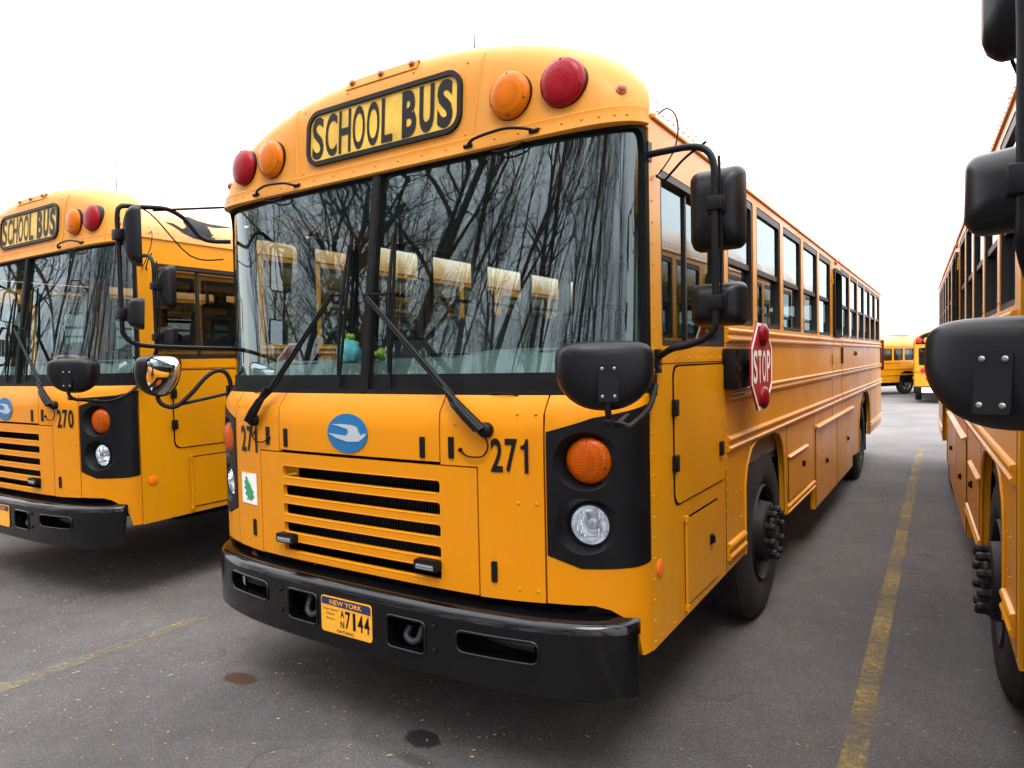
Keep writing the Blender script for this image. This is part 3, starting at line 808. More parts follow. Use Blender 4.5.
        railat(.575, .665, 1.40, 1.715); railat(.52, .58, 2.86, 3.94, d=.016); railat(.60, .66, 8.42, LEN - .02)
        # seams
        mb = MB()
        def seam(y0, y1, z0, z1, w=.0035, d=.0012):
            x0, x1 = sorted((s * (HW - .004), s * (HW + d))); mb.box(x0, x1, y0, y1, z0, z1)
        seam(1.372, 1.378, .515, 1.64); seam(.405, .408, .53, 2.44) if False else None
        for a in (4.965, 5.585): seam(a, a + .006, .42, 2.46)
        for a in (2.86, 3.94, 8.5, 9.2): seam(a, a + .004, .52, 1.12)
        seam(.40, 1.37, 1.578, 1.581); WALL.add(mb.v, mb.f, 1)
        # windows
        for (a, b) in bays:
            fr = MB(); fo = rrect(a, b, 1.765, 2.455, .02, 2); fi = rrect(a + .028, b - .028, 1.79, 2.415, .02, 2)
            ring(fr, fo, fi, f, -.045, -.004)
            x0, x1 = sorted((s * (HW - .045), s * (HW - .012))); fr.box(x0, x1, a + .02, b - .02, 2.075, 2.105)
            fo_ = fr.build('window', ALU, B)
            gl_ = MB()
            for z0, z1, o in ((2.10, 2.42, -.018), (1.785, 2.08, -.032)):
                gl_.add([f(a + .02, z0, o), f(b - .02, z0, o), f(b - .02, z1, o), f(a + .02, z1, o)], [(0, 1, 2, 3)])
            gl_.build('window_glass', GS, fo_)
        # emergency door
        em_ = MB(); ring(em_, rrect(5.03, 5.53, 1.76, 2.41, .08, 6), rrect(5.065, 5.495, 1.795, 2.375, .06, 6), f, -.05, .02)
        eo = em_.build('emergency_door', RUB, B)
        q = MB(); q.add([f(5.05, 1.78, -.02), f(5.51, 1.78, -.02), f(5.51, 2.39, -.02), f(5.05, 2.39, -.02)], [(0, 1, 2, 3)]); q.build('window_glass', GS, eo)
        q = MB(); q.box(*sorted((s * 1.215, s * 1.232)), 5.60, 5.68, 1.50, 1.665) ; q.build('door_bumper', BLK, eo)
        q = MB()
        for z in (1.55, 2.3): q.tube([(s * 1.228, 4.975, z - .05), (s * 1.223, 4.975, z + .05)], .006, 8)
        q.build('hinges', YELS, eo)
        # small lamps on the side
        q = MB(); q.lathe([(.028, 0), (.028, .01), (.02, .022), (0, .026)], (s * HW, 6.75, 1.60), (s, 0, 0), 16); q.build('side_marker', L_DRD, B)
        q = MB(); q.lathe([(.024, 0), (.024, .012), (.016, .022), (0, .025)], (s * 1.215, 5.2, 2.47), (s, 0, 0), 12); q.build('side_marker', L_ORG, B)
        q = MB(); q.lathe([(.032, 0), (.032, .004), (.028, .006), (0, .006)], (s * (HW + .001), .455, .797), (s, 0, 0), 20); q.build('side_reflector', REFL, B)
        # hatches in the skirt
        def hatch(y0, y1, z0, z1, nm='skirt_hatch', rr=.012, m_=YELS, latch=None, sub=True):
            h = MB(); panel(h, rrect(y0 - .008, y1 + .008, z0 - .008, z1 + .008, rr, 3), f, [], .002, .0018, None, 1)
            panel(h, rrect(y0, y1, z0, z1, rr, 3), f, [], .002, .006, None, 0); ho = h.build(nm, [m_, DRK], B)
            if latch:
                q = MB(); ly, lz = latch; q.box(*sorted((s * (HW + .004), s * (HW + .016))), ly - .017, ly + .017, lz - .022, lz + .022); q.box(*sorted((s * (HW + .016), s * (HW + .026))), ly - .006, ly + .006, lz - .016, lz + .016)
                q.build('hatch_latch', BLK, ho)
            return ho
        hatch(2.91, 3.60, .60, .895, latch=(3.42, .79)); hatch(4.02, 5.20, .345, .985, latch=(4.55, .66)); hatch(5.24, 6.44, .345, 1.0, latch=(6.0, .70))
        q = MB(); q.prism([(0, 1.0), (.03, .995), (.034, 1.005), (0, 1.02)], lambda a, b, d: Vector((s * (HW + a), d, b)), 4.0, 6.45)
        q.prism([(0, .90), (.018, .897), (.02, .903), (0, .915)], lambda a, b, d: Vector((s * (HW + a), d, b)), 2.90, 3.62)
        dr_ = q
        if s > 0:
            hatch(.63, 1.36, 1.005, 1.565, 'driver_side_panel', .05)
            ho = hatch(.755, 1.215, .557, .920, 'fuse_box_door', .008, latch=(1.10, .76))
            q = MB(); q.tube([(HW + .008, .748, .55), (HW + .008, .748, .925)], .006, 8)
            for z in (.55, .925): q.tube([(HW + .008, .748, z - .012), (HW + .008, .748, z + .012)], .012, 8)
            q.build('hinge', YELS, ho)
            for y, z in ((.628, 1.40), (.628, 1.175), (1.27, 1.16)):
                q = MB(); q.box(HW + .002, HW + .02, y - .022, y + .022, z - .034, z + .034); q.build('panel_latch', BLK, B, bevel=.004)
            # driver's sliding window
            fr = MB(); ring(fr, rrect(.512, 1.385, 1.648, 2.328, .012, 2), rrect(.53, 1.368, 1.672, 2.30, .012, 2), f, -.05, -.002)
            fr.box(1.175, 1.20, .86, .878, 1.67, 2.30)
            fo_ = fr.build('driver_window', ALU, B)
            q = MB()
            for a, b, o in ((.525, .87, -.03), (.87, 1.375, -.04)): q.add([f(a, 1.665, o), f(b, 1.665, o), f(b, 2.305, o), f(a, 2.305, o)], [(0, 1, 2, 3)])
            q.build('window_glass', GS, fo_)
            # stop arm
            q = MB(); q.box(1.222, 1.285, 1.33, 1.775, 1.442, 1.640); so2 = q.build('stop_arm', BLK, B, bevel=.006)
            q = MB()
            for z in (1.46, 1.54, 1.62): q.box(1.285, 1.296, 1.345, 1.40, z - .012, z + .012)
            q.box(1.285, 1.312, 1.62, 1.74, 1.50, 1.58); q.build('stop_arm_hinge', RUB, so2)
            cy2, cz2, R_ = 1.69, 1.545, .243
            oc = [(cy2 + R_ * cos(radians(22.5 + 45 * k)), cz2 + R_ * sin(radians(22.5 + 45 * k))) for k in range(8)]
            g2 = lambda a, b, d: Vector((1.318 + d, a, b))
            q = MB(); q.prism(oc, g2, 0, .010); sg2 = q.build('stop_sign', [RED], so2)
            q = MB(); oi = [(cy2 + (a - cy2) * .93, cz2 + (b - cz2) * .93) for a, b in oc]; ring(q, oc, oi, g2, .009, .0125); q.build('stop_sign_border', WHT, sg2)
            q = MB(); x = cy2 - .192
            for ch, w in zip('STOP', (.098, .092, .102, .092)):
                add_text(q, ch, x, x + w - .016, cz2 - .085, cz2 + .085, g2, .0118, .018); x += w
            q.build('stop_lettering', WHT, sg2, recalc=False)
            for dz in (.163, -.163):
                q = MB(); q.lathe([(.060, .0), (.060, .012), (.054, .022), (.03, .033), (0, .036)], (1.327, cy2, cz2 + dz), (1, 0, 0), 28); q.build('stop_lamp', L_DRD, sg2, angle=60)
        else:
            # entrance door: two glazed leaves
            for k, (a, b) in enumerate(((.44, .862), (.868, 1.29))):
                fr = MB(); panel(fr, rrect(a, b, .56, 2.39, .02, 2), f, [rrect(a + .05, b - .05, .66, 1.42, .03, 4), rrect(a + .05, b - .05, 1.48, 2.33, .03, 4)], .04, -.012)
                do = fr.build('entrance_door', YELS if False else BLK, B)
                q = MB()
                for z0, z1 in ((.65, 1.43), (1.47, 2.34)): q.add([f(a + .04, z0, -.03), f(b - .04, z0, -.03), f(b - .04, z1, -.03), f(a + .04, z1, -.03)], [(0, 1, 2, 3)])
                q.build('window_glass', GS, do)
            q = MB(); q.box(-1.21, -.75, .45, 1.28, .52, .56); q.box(-1.2, -.6, .45, 1.28, .72, .76); q.build('entrance_step', INT, B)
        # rivets
        rp = []
        z = .53
        while z < 2.42: rp.append((f(.40 if z < 1.46 else .425, z), (s, 0, 0))); z += .079
        if s > 0:
            z = .55
            while z < 1.64: rp.append((f(1.395, z), (s, 0, 0))); z += .055
            for k in range(6): rp.append((f(.52 + k * .155, 1.598), (s, 0, 0)))
            for k in range(7): rp.append((f(.47 + .14 * k, .53), (s, 0, 0)))
        for zz, y0, y1, dy in ((1.105, 2.9, 7.0, .075), (1.37, 1.5, 4.9, .06), (1.655, 1.5, 4.9, .09), (1.37, 5.65, 10, .06), (1.105, 8.45, 10, .075)):
            y = y0
            while y < y1: rp.append((f(y, zz), (s, 0, 0))); y += dy
        for y0 in (1.56, 1.66):
            for zz in (.75, .9): rp.append((f(y0, zz), (s, 0, 0)))
        for k in range(5):
            for dz in (0, .02): rp.append((f(2.015 + .73 * k, 1.80 + k * 0 + dz * 0 + .3 * dz), (s, 0, 0)))
        rivets(WALL, rp, .0052, 5); wall = WALL.build('side_wall', [YELS, DRK], B, angle=30); dr_.build('drip_rail', YELS, wall)
        # wheel arch liners + wheels
        for ar, nm in ((arch_f, 1), (arch_r, 0)):
            q = MB(); rows = [[Vector((s * x, y, z)) for y, z in ar] for x in (1.183, .62)]
            q.grid(rows); q.add(rows[1], [tuple(range(len(ar)))]); q.build('wheel_arch', DRK, B, recalc=False)
            q = MB(); ip = [Vector((s * 1.19, y, z)) for y, z in ar]; q.tube([Vector((s * (HW + .002), y, z)) for y, z in ar], .009, 6); q.build('arch_lip', YELS, B)
        make_wheel(B, s, 2.32, True); make_wheel(B, s, 7.74, False)
        q = MB(); q.box(*sorted((s * .75, s * 1.17)), 2.93, 2.945, .22, .60); q.build('mud_flap', RUB, B); q = MB(); q.box(*sorted((s * .7, s * 1.17)), 8.42, 8.435, .28, .60); q.build('mud_flap', RUB, B)
        # tail lamps
        q = MB()
        q.box(*sorted((s * 1.19, s * 1.235)), LEN - .12, LEN + .02, 1.42, 1.68); q.build('rear_corner_trim', BLK, B, bevel=.01)
        q = MB()
        q.box(*sorted((s * 1.05, s * 1.262)), LEN + .02, LEN + .05, 1.33, 1.80); q.build('tail_lamp', L_DRD, B, bevel=.01)
    # ---------------- rear wall
    rear = [(-HW, .5), (HW, .5)] + [(x, z) for x, z in outline(24)]
    mb = MB(); fr_ = lambda a, b, d: Vector((a, LEN - .03 + d, b))
    panel(mb, rear, fr_, [rrect(-1.05, -.55, 1.75, 2.4, .06, 4), rrect(-.45, .45, 1.75, 2.4, .06, 4), rrect(.55, 1.05, 1.75, 2.4, .06, 4)], .03, .03)
    rw = mb.build('rear_wall', YELS, B)
    q = MB()
    for a, b in ((-1.06, -.54), (-.46, .46), (.54, 1.06)): q.add([fr_(a, 1.74, .01), fr_(b, 1.74, .01), fr_(b, 2.41, .01), fr_(a, 2.41, .01)], [(0, 1, 2, 3)])
    q.build('rear_glass', GS, rw)
    q = MB(); q.box(-1.2, 1.2, LEN + .003, LEN + .16, .50, .76); q.build('rear_bumper', BMP, B, bevel=.02)
    # ---------------- front bumper
    def by(x):
        a = min(abs(x) / 1.216, 1); return .30 - .30 * sqrt(max(0, 1 - a ** 3.2))
    def BU(u, z, off=0.0):
        x = 1.204 * sin(u); p = Vector((x, by(x), z)); e_ = .004
        q_ = Vector((1.204 * sin(u + e_), by(1.204 * sin(u + e_)), z)) - Vector((1.204 * sin(u - e_), by(1.204 * sin(u - e_)), z))
        n = Vector((q_.y, -q_.x, 0)).normalized()
        if n.y > 0: n = -n
        return p + n * off
    def XB(poly): return [(asin(max(-1, min(1, x / 1.204))), z) for x, z in poly]
    hs = [rrect(.553, .89, .497, .580, .028, 4), rrect(-.89, -.553, .500, .588, .028, 4), rrect(.207, .405, .452, .582, .022, 4), rrect(-.40, -.205, .455, .592, .022, 4)]
    UM = 1.50
    mb = MB(); panel(mb, [(-UM, .385), (UM, .385), (UM, .618), (-UM, .618)], BU, [XB(h) for h in hs], .05, 0, .07)
    # top chamfer and lower return
    uu_ = [-UM + 2 * UM * k / 60 for k in range(61)]
    def row(z, o, dy=0): return [BU(u, z, o) + Vector((0, dy, 0)) for u in uu_]
    R = []
    for z, dy in ((.618, 0), (.634, .005), (.648, .017), (.657, .036), (.664, .07), (.671, .12), (.660, .128), (.60, .128)):
        kz = []
        for u in uu_:
            p = BU(u, z, 0)
            a = abs(sin(u)); f_ = 1 - .72 * a ** 8
            kz.append(Vector((p.x * (1 - dy * .04), p.y + dy * f_, p.z - (.012 * a ** 10 if z > .63 else 0))))
        R.append(kz)
    mb.grid(R)
    mb.grid([row(.385, 0), row(.372, -.012), row(.368, -.04), row(.39, -.06)])
    for s in (-1, 1):
        u = s * UM; p = BU(u, .632)
        mb.add([BU(u, .385), BU(u, .618), R[3][0 if s < 0 else 60], R[5][0 if s < 0 else 60], R[6][0 if s < 0 else 60], BU(u, .372, -.012)], [tuple(range(6))])
    bo = mb.build('front_bumper', BMP, B, angle=42); bo.location = (.016, 0, 0)
    q = MB(); q.grid([row(z, -.115) for z in (.40, .50, .655)]); q.build('bumper_backing', DRK, bo, recalc=False)
    for h in hs:
        q = MB(); hp = densify(XB(h), .05); pts = [BU(u, z, .001) for u, z in hp]; q.tube(pts + [pts[0]], .0065, 6, cap=False); q.build('bumper_slot_lip', BMP, bo, angle=80)
    for s in (1, -1):   # dark pocket behind the slots, tow hooks, fog bucket
        q = MB(); q.tube(smoothpath([(s * .34, .10, .56), (s * .335, .07, .52), (s * .33, .055, .485), (s * .30, .05, .47), (s * .265, .055, .485), (s * .262, .08, .515)], 4), .015, 10); q.build('tow_hook', mat('tow hook grey', (.05, .05, .055), .4, metal=.4), bo, angle=80)
        q = MB(); q.tube(smoothpath([(s * .64, .13, .545), (s * .72, .12, .54), (s * .84, .135, .535)], 4), .028, 10); q.build('cross_tube', mat('frame tube grey', (.03, .03, .034), .35, metal=.3), bo, angle=80)
        q = MB()
        for z in (.478, .575): q.lathe([(.011, 0), (.011, .005), (.006, .009), (0, .009)], BU(asin(s * .454 / 1.214), z, 0), (0, -1, 0), 10)
        q.build('bumper_bolts', SCR if False else RUB, bo)
    # plate
    pf_ = lambda a, b, d: Vector((a, -.004 - d, b))
    q = MB(); q.prism(rrect(-.154, .146, .446, .602, .014, 4), pf_, 0, .004); po = q.build('licence_plate', PLY, B)
    q = MB(); panel(q, [(-.150, .567), (.142, .560), (.142, .590)] + [(.134, .598), (-.142, .598), (-.150, .590)], pf_, [], .0006, .0052); bnd = q.build('plate_band', PLN, po)
    q = MB(); add_text(q, 'NEW YORK', -.098, .092, .570, .591, pf_, .0060, .012); q.build('plate_state', PLY, bnd, recalc=False)
    # ---------------- wipers
    for s in (1, -1):
        px, pz = (.675, 1.342) if s > 0 else (-.703, 1.340)
        tx, tz = (.029, 1.895) if s > 0 else (-.191, 1.91)
        b1 = (.126, 2.216) if s > 0 else (-.139, 2.19); b0 = (.147, 1.511) if s > 0 else (-.161, 1.501)
        P = lambda x, z, o: FX(x, z, o)
        w_ = MB(); w_.lathe([(.03, -.002), (.03, .02), (.022, .034), (0, .036)], P(px, pz, 0), FN(px, pz), 14)
        def arm(o1, o2, r0, r1):
            n = 12; A = P(px, pz, .03) + Vector((o1, 0, 0)); C_ = P(tx, tz, .05) + Vector((o1 * .3, 0, o2))
            pts = []
            for k in range(n + 1):
                t = k / n; x = px + (tx - px) * t; z = pz + (tz - pz) * t
                base = A.lerp(C_, t); sy = fy(x, z) - .05; base.y = min(base.y, sy); pts.append(base)
            w_.tube(pts, [r0 + (r1 - r0) * k / n for k in range(n + 1)], 8)
        arm(0, 0, .013, .006); arm(-s * .022, -.01, .008, .006)
        w_.tube([P(px, pz, .032) , P(px, pz, .032).lerp(P(tx, tz, .05), .28) + Vector((0, -.02, 0))], [.020, .013], 8)
        w_.build('wiper_arm', BLK, B, angle=60)
        bl = MB(); n = 14; mid = P(tx, tz, .045)
        pts = [P(b0[0] + (b1[0] - b0[0]) * k / n, b0[1] + (b1[1] - b0[1]) * k / n, -.006) for k in range(n + 1)]
        bl.tube(pts, .007, 6)
        pts2 = [P(b0[0] + (b1[0] - b0[0]) * k / n, b0[1] + (b1[1] - b0[1]) * k / n, .004 + .022 * (1 - abs(k / n * 2 - 1))) for k in range(1, n)]
        bl.tube(pts2, [.004 + .007 * (1 - abs((k + 1) / n * 2 - 1)) for k in range(n - 1)], 6)
        m2 = P((b0[0] + b1[0]) / 2, tz, .03); bl.tube([mid, m2], .007, 6)
        bl.lathe([(.012, -.012), (.012, .012), (0, .012)], mid, (1, 0, 0), 8)
        bl.build('wiper_blade', RUB, B, angle=60)
        q = MB(); q.tube(smoothpath([P(px + s * .0, pz - .02, .02), P(px + s * .012, pz - .06, .014), P(px - s * .015, pz - .10, .012), P(px - s * .08, pz - .102, .012), P(px - s * .115, pz - .082, .004)], 5), .0035, 6)
        q.lathe([(.009, 0), (.007, .01), (0, .012)], P(px - s * .118, pz - .080, 0), FN(px, pz), 8); q.build('washer_hose', RUB, B, angle=80)
        q = MB(); q.tube(smoothpath([P(s * .78, 1.47, .0), P(s * .72, 1.478, .012), P(s * .66, 1.474, .003)], 4), .003, 6); q.build('washer_hose', RUB, B, angle=80)
    # ---------------- mirrors: driver side (+x)
    T = MB(); pole = Vector((1.47, .37, 0)); pl = lambda z: Vector((1.47, .37, z))
    T.tube(smoothpath([(1.195, .40, 2.352), (1.28, .385, 2.350), (1.38, .378, 2.347), (1.44, .372, 2.325), (1.468, .37, 2.27), (1.47, .37, 2.15), (1.47, .37, 1.9), (1.47, .37, 1.74), (1.463, .37, 1.70), (1.43, .375, 1.668), (1.36, .39, 1.645), (1.30, .40, 1.635), (1.232, .44, 1.605)], 4), .0125, 12)
    T.box(1.222, 1.236, .425, .465, 1.545, 1.635); T.box(1.19, 1.225, .385, .42, 2.33, 2.40)
    ta = T.build('mirror_arm', BLK, B, angle=50)
    for z in (1.565, 1.59, 1.615): q = MB(); q.lathe([(.007, 0), (.007, .004), (0, .005)], (1.236, .445, z), (1, 0, 0), 8); q.build('screw', SCR, ta)
    q = MB(); q.tube(smoothpath([(1.44, .38, 2.355), (1.36, .40, 2.32), (1.30, .42, 2.28), (1.26, .45, 2.265), (1.225, .46, 2.29)], 4), .0045, 6)
    q.tube(smoothpath([(1.222, .50, 2.53), (1.26, .49, 2.54), (1.30, .47, 2.50), (1.315, .45, 2.43), (1.30, .43, 2.35), (1.24, .42, 2.27)], 4), .003, 6)
    q.tube(smoothpath([(1.482, .385, 2.3), (1.487, .388, 2.0), (1.484, .387, 1.8)], 5), .005, 6); q.build('mirror_cable', RUB, ta, angle=80)
    um = mirror_head(B, (1.455, .485, 2.132), .196, .292, .085, (.10, 1, .0)); lm = mirror_head(B, (1.455, .485, 1.790), .196, .155, .085, (.10, 1, -.05))
    for z, w_ in ((2.135, .024), (1.793, .024)):
        q = MB(); q.box(1.446, 1.494, .352, .425, z - .024, z + .024); q.box(1.438, 1.502, .385, .410, z - .030, z + .030)
        q.build('mirror_clamp', BLK, B, bevel=.004)
    # door side (-x): reaches forward of the nose
    T = MB(); mx, my = -1.29, -.215
    T.tube(smoothpath([(-1.16, .32, 2.285), (-1.21, .24, 2.283), (-1.235, .19, 2.30), (-1.25, .15, 2.35), (-1.262, .11, 2.395), (-1.275, .05, 2.425), (-1.285, .0, 2.43), (-1.30, -.10, 2.42), (mx, my + .02, 2.405), (mx - .003, my, 2.36), (mx - .003, my, 2.25), (mx, my, 2.1), (mx, my, 1.83), (mx, my + .01, 1.77), (mx + .015, my + .06, 1.725), (-1.25, .0, 1.71), (-1.20, .36, 1.70)], 4), .0115, 12)
    T.tube([(-1.30, -.03, 2.415), (-1.16, .33, 2.475)], .0065, 8); T.box(-1.215, -1.175, .36, .40, 1.68, 1.74)
    T.build('mirror_arm', BLK, B, angle=50)
    q = MB(); q.tube(smoothpath([(mx - .02, my + .02, 2.34), (mx - .028, my + .03, 2.42), (-1.30, -.05, 2.40), (-1.27, .15, 2.20), (-1.2, .3, 2.19)], 5), .004, 6); q.build('mirror_cable', RUB, B, angle=80)
    mirror_head(B, (mx + .045, my + .090, 2.262), .192, .285, .080, (.55, 1, 0)); mirror_head(B, (mx + .045, my + .090, 1.875), .185, .150, .080, (.55, 1, -.05))
    for z in (2.262, 1.875):
        q = MB(); q.box(mx - .024, mx + .030, my - .022, my + .045, z - .026, z + .026); q.box(mx - .012, mx + .05, my + .01, my + .035, z - .034, z + .034)
        q.build('mirror_clamp', BLK, B, bevel=.004)
    # crossover mirrors
    face = Vector((-.50, .86, -.10)); co, br = cross_mirror(B, (1.225, -.028, 1.580), Vector((-.54, .84, -.03)))
    q = MB(); q.tube(smoothpath([br + Vector((0, 0, .03)), br + Vector((0, .0, -.03)), br + Vector((.0, .03, -.065)), br + Vector((.01, .08, -.075)), Vector((1.23, .17, 1.372)), Vector((1.245, .30, 1.42)), Vector((1.235, .40, 1.50))], 4), .0105, 10)
    q.tube([br + Vector((.006, .05, -.07)), Vector((1.19, .24, 1.40))], .008, 8)
    q.lathe([(.013, -.012), (.013, .012), (0, .012)], br + Vector((.0, .01, -.06)), (1, 0, 0), 10)
    q.box(1.215, 1.232, .375, .425, 1.46, 1.54); q.build('crossover_arm', BLK, B, angle=50)
    co, br = cross_mirror(B, (-1.305, -.005, 1.590), Vector((.90, .42, -.12)), .30, .215)
    q = MB(); bb = br
    q.tube(smoothpath([bb + Vector((.03, .03, .03)), Vector((-1.335, -.02, 1.44)), Vector((-1.31, .0, 1.405)), Vector((-1.27, .04, 1.40)), Vector((-1.235, .11, 1.47)), Vector((-1.21, .17, 1.545)), Vector((-1.19, .22, 1.58)), Vector((-1.17, .26, 1.575)), Vector((-1.155, .28, 1.53)), Vector((-1.15, .285, 1.46))], 4), .0115, 10)
    q.tube([(-1.29, .02, 1.40), (-1.15, .28, 1.46)], .009, 8); q.box(-1.165, -1.145, .262, .30, 1.40, 1.50)
    q.build('crossover_arm', BLK, B, angle=50)
    # ---------------- interior
    q = MB(); q.box(-1.17, 1.17, 1.35, LEN - .06, .93, .98); q.box(-.55, 1.17, .45, 1.35, .93, .98); q.build('cabin_floor', INT, B)
    q = MB(); ol2 = [(x * .955, ZS + (z - ZS) * .90 - .02) for x, z in outline(24)]
    q.grid([[Vector((x, y, z)) for x, z in ol2] for y in (.46, 3, 6, LEN - .05)]); q.build('cabin_ceiling', CEIL, B, angle=60, recalc=False)
    q = MB(); rows = []
    for dy, z in ((.03, 1.50), (.05, 1.555), (.12, 1.60), (.26, 1.625), (.34, 1.60), (.36, 1.45), (.40, 1.0)):
        rows.append([Vector((x, (fy(x, 1.5) + dy) if dy < .2 else .17 + dy + .1 * (x / 1.17) ** 4 * 2, z + (.0 if x < .25 else .03 * min(1, (x - .25) * 4)) * (1 if dy > .1 else 0))) for x in [-1.16 + 2.32 * k / 40 for k in range(41)]])
    q.grid(rows); q.build('dashboard', DASH, B, angle=50, recalc=False)
    q = MB()
    for x in (-.62, -.2, .32, .9):
        q.box(x - .11, x + .11, .31, .345, 1.603 if x < .3 else 1.632, 1.612 if x < .3 else 1.642)
    q.build('dash_vents', RUB, B)
    q = MB()
    c = Vector((.74, .76, 1.72)); ax = Vector((0, -.55, .83)).normalized()
    u_ = Vector((1, 0, 0)); v_ = ax.cross(u_)
    q.tube([c + (u_ * cos(2 * pi * k / 36) + v_ * sin(2 * pi * k / 36)) * .235 for k in range(37)], .014, 8, cap=False)
    for a in (90, 210, 330): q.tube([c, c + (u_ * cos(radians(a)) + v_ * sin(radians(a))) * .23], .012, 6)
    q.tube([c, c - ax * .45 + Vector((0, -.1, 0))], .035, 8); q.build('steering_wheel', RUB, B, angle=60)
    def seat(x0, x1, y, name='passenger_seat', zt=1.93):
        q = MB(); q.box(x0, x1, y - .38, y + .02, 1.36, 1.46); q.box(x0 + .1, x0 + .14, y - .3, y, .98, 1.36); q.box(x1 - .14, x1 - .1, y - .3, y, .98, 1.36)
        pr = [(y - .06, 1.40), (y + .02, 1.38), (y + .10, zt - .03), (y + .085, zt), (y + .05, zt + .01), (y + .02, zt - .02)]
        n = 8; rows = []
        for k in range(n + 1):
            t = k / n; xx = x0 + (x1 - x0) * t; dz = -.05 * (abs(2 * t - 1) ** 5)
            rows.append([Vector((xx, a, b + (dz if b > 1.7 else 0))) for a, b in pr])
        q.grid(rows, closed=True); q.add(rows[0], [tuple(range(6))]); q.add(rows[-1], [tuple(range(6))])
        return q.build(name, SEAT, B, angle=40, bevel=.0)
    seat(.42, .98, 1.30, 'driver_seat', 2.12)
    base = seat(.22, 1.15, 2.1); basel = seat(-1.15, -.22, 2.1)
    for k in range(1, 11):
        for b_ in (base, basel):
            c_ = b_.copy(); COL.objects.link(c_); c_.location = (0, .73 * k, 0)
    q = MB(); q.box(.22, 1.16, 1.62, 1.65, .98, 1.75); q.box(-1.16, -.30, 1.42, 1.45, .98, 1.75); q.build('modesty_panel', LTG, B)
    q = MB()
    for x in (.24, -.32): q.tube([(x, 1.6 if x > 0 else 1.42, .98), (x, 1.6 if x > 0 else 1.42, 2.75)], .016, 8)
    q.build('stanchion', SCR, B)
    q = MB(); q.prism(rrect(-.16, .16, 2.30, 2.42, .03, 4), lambda a, b, d: Vector((a, .44 + d, b)), 0, .03); q.build('inside_mirror', BLK, B)
    # ---------------- chassis
    q = MB(); q.box(-.95, .95, .30, LEN - .1, .62, .93); q.box(-.48, .48, .25, 9.9, .42, .64); q.box(-.62, .62, 1.0, 6.4, .34, .62)
    q.box(-1.0, -.5, 3.2, 6.4, .36, .7); q.box(.5, 1.0, 4.0, 6.4, .36, .7)
    q.tube([(-1.0, 2.32, .5), (1.0, 2.32, .5)], .07, 8); q.tube([(-1.0, 7.74, .52), (1.0, 7.74, .52)], .10, 8); q.build('chassis', DRK, B)
    return B

ONE = [(.50, 0), (1, 0), (1, 1), (.66, 1), (.58, .90), (.40, .83), (0, .80), (0, .70), (.50, .70)]
def numerals(bus, txt):
    w = .178 / 3
    for x0, z0 in ((.692, 1.184), (-.842, 1.180)):
        q = MB()
        for k, ch in enumerate(txt):
            x = x0 + k * w
            if ch == '1': panel(q, X2U([(x + .004 + a * .030, z0 + b * .128) for a, b in ONE]), FU, [], .001, .0045)
            else: add_text(q, ch, x, x + w - .009, z0, z0 + .128, FX, .0035, .022)
        q.build('fleet_number', LET, bus, recalc=False)

bus = make_bus()
index_children()
buses = [bus]
for k in range(3): buses.append(copy_tree(bus))
G = 'flat fronted yellow school buses parked in a row'
main, left, right, farleft = buses
main.location = (0, 0, 0); tag(main, 'yellow flat-fronted school bus in the centre numbered 271 with a red stop arm', 'school bus', G)
left.location = (-3.79, .165, .016); left.rotation_euler = (0, 0, .0129); tag(left, 'yellow flat-fronted school bus numbered 270 with a black bird on its roof side', 'school bus', G)
right.location = (3.632, -.40, 0); right.rotation_euler = (0, 0, .041); tag(right, 'yellow school bus cut off at the right edge, showing its entrance door side', 'school bus', G)
farleft.location = (-7.6, .1, 0); tag(farleft, 'yellow school bus mostly hidden behind bus 270, at the left end of the row', 'school bus', G)
numerals(main, '271'); numerals(left, '270')
# serial on the centre bus's plate
pf_ = lambda a, b, d: Vector((a, -.004 - d, b))
q = MB(); x = -.007
for k, ch in enumerate('7144'):
    wd = .031 if ch != '1' else .016
    add_text(q, ch, x + k * .037 + (.008 if ch == '1' else 0), x + k * .037 + (.008 if ch == '1' else 0) + wd, .478, .553, pf_, .0052, .015)
add_text(q, 'A', -.036, -.012, .521, .553, pf_, .0052, .02); add_text(q, 'N', -.036, -.014, .476, .508, pf_, .0052, .02)
add_text(q, 'Victor Central', -.142, -.052, .543, .553, pf_, .0052, .0); add_text(q, 'School', -.122, -.072, .524, .534, pf_, .0052, .0); add_text(q, 'District', -.122, -.070, .503, .513, pf_, .0052, .0)
add_text(q, 'ONTARIO', -.06, .042, .453, .466, pf_, .0052, .01)
q.build('plate_lettering', LET, [c for c in kids(main) if c.name.startswith('licence_plate')][0], recalc=False)
# white sticker with a green figure
q = MB(); panel(q, X2U([(-.848, .921), (-.707, .919), (-.710, 1.072), (-.850, 1.072)]), FU, [], .002, .003, .08); st = q.build('sticker', WHT, main)
fig = [(-.815, 1.055), (-.79, 1.05), (-.785, 1.03), (-.765, 1.02), (-.755, 1.0), (-.735, .985), (-.745, .975), (-.728, .955), (-.745, .95), (-.76, .935), (-.775, .945), (-.80, .935), (-.79, .955), (-.815, .965), (-.80, .985), (-.825, .995), (-.81, 1.01), (-.825, 1.03), (-.805, 1.035)]
q = MB(); panel(q, X2U(fig), FU, [], .001, .0055); q.build('sticker_figure', GRN, st)
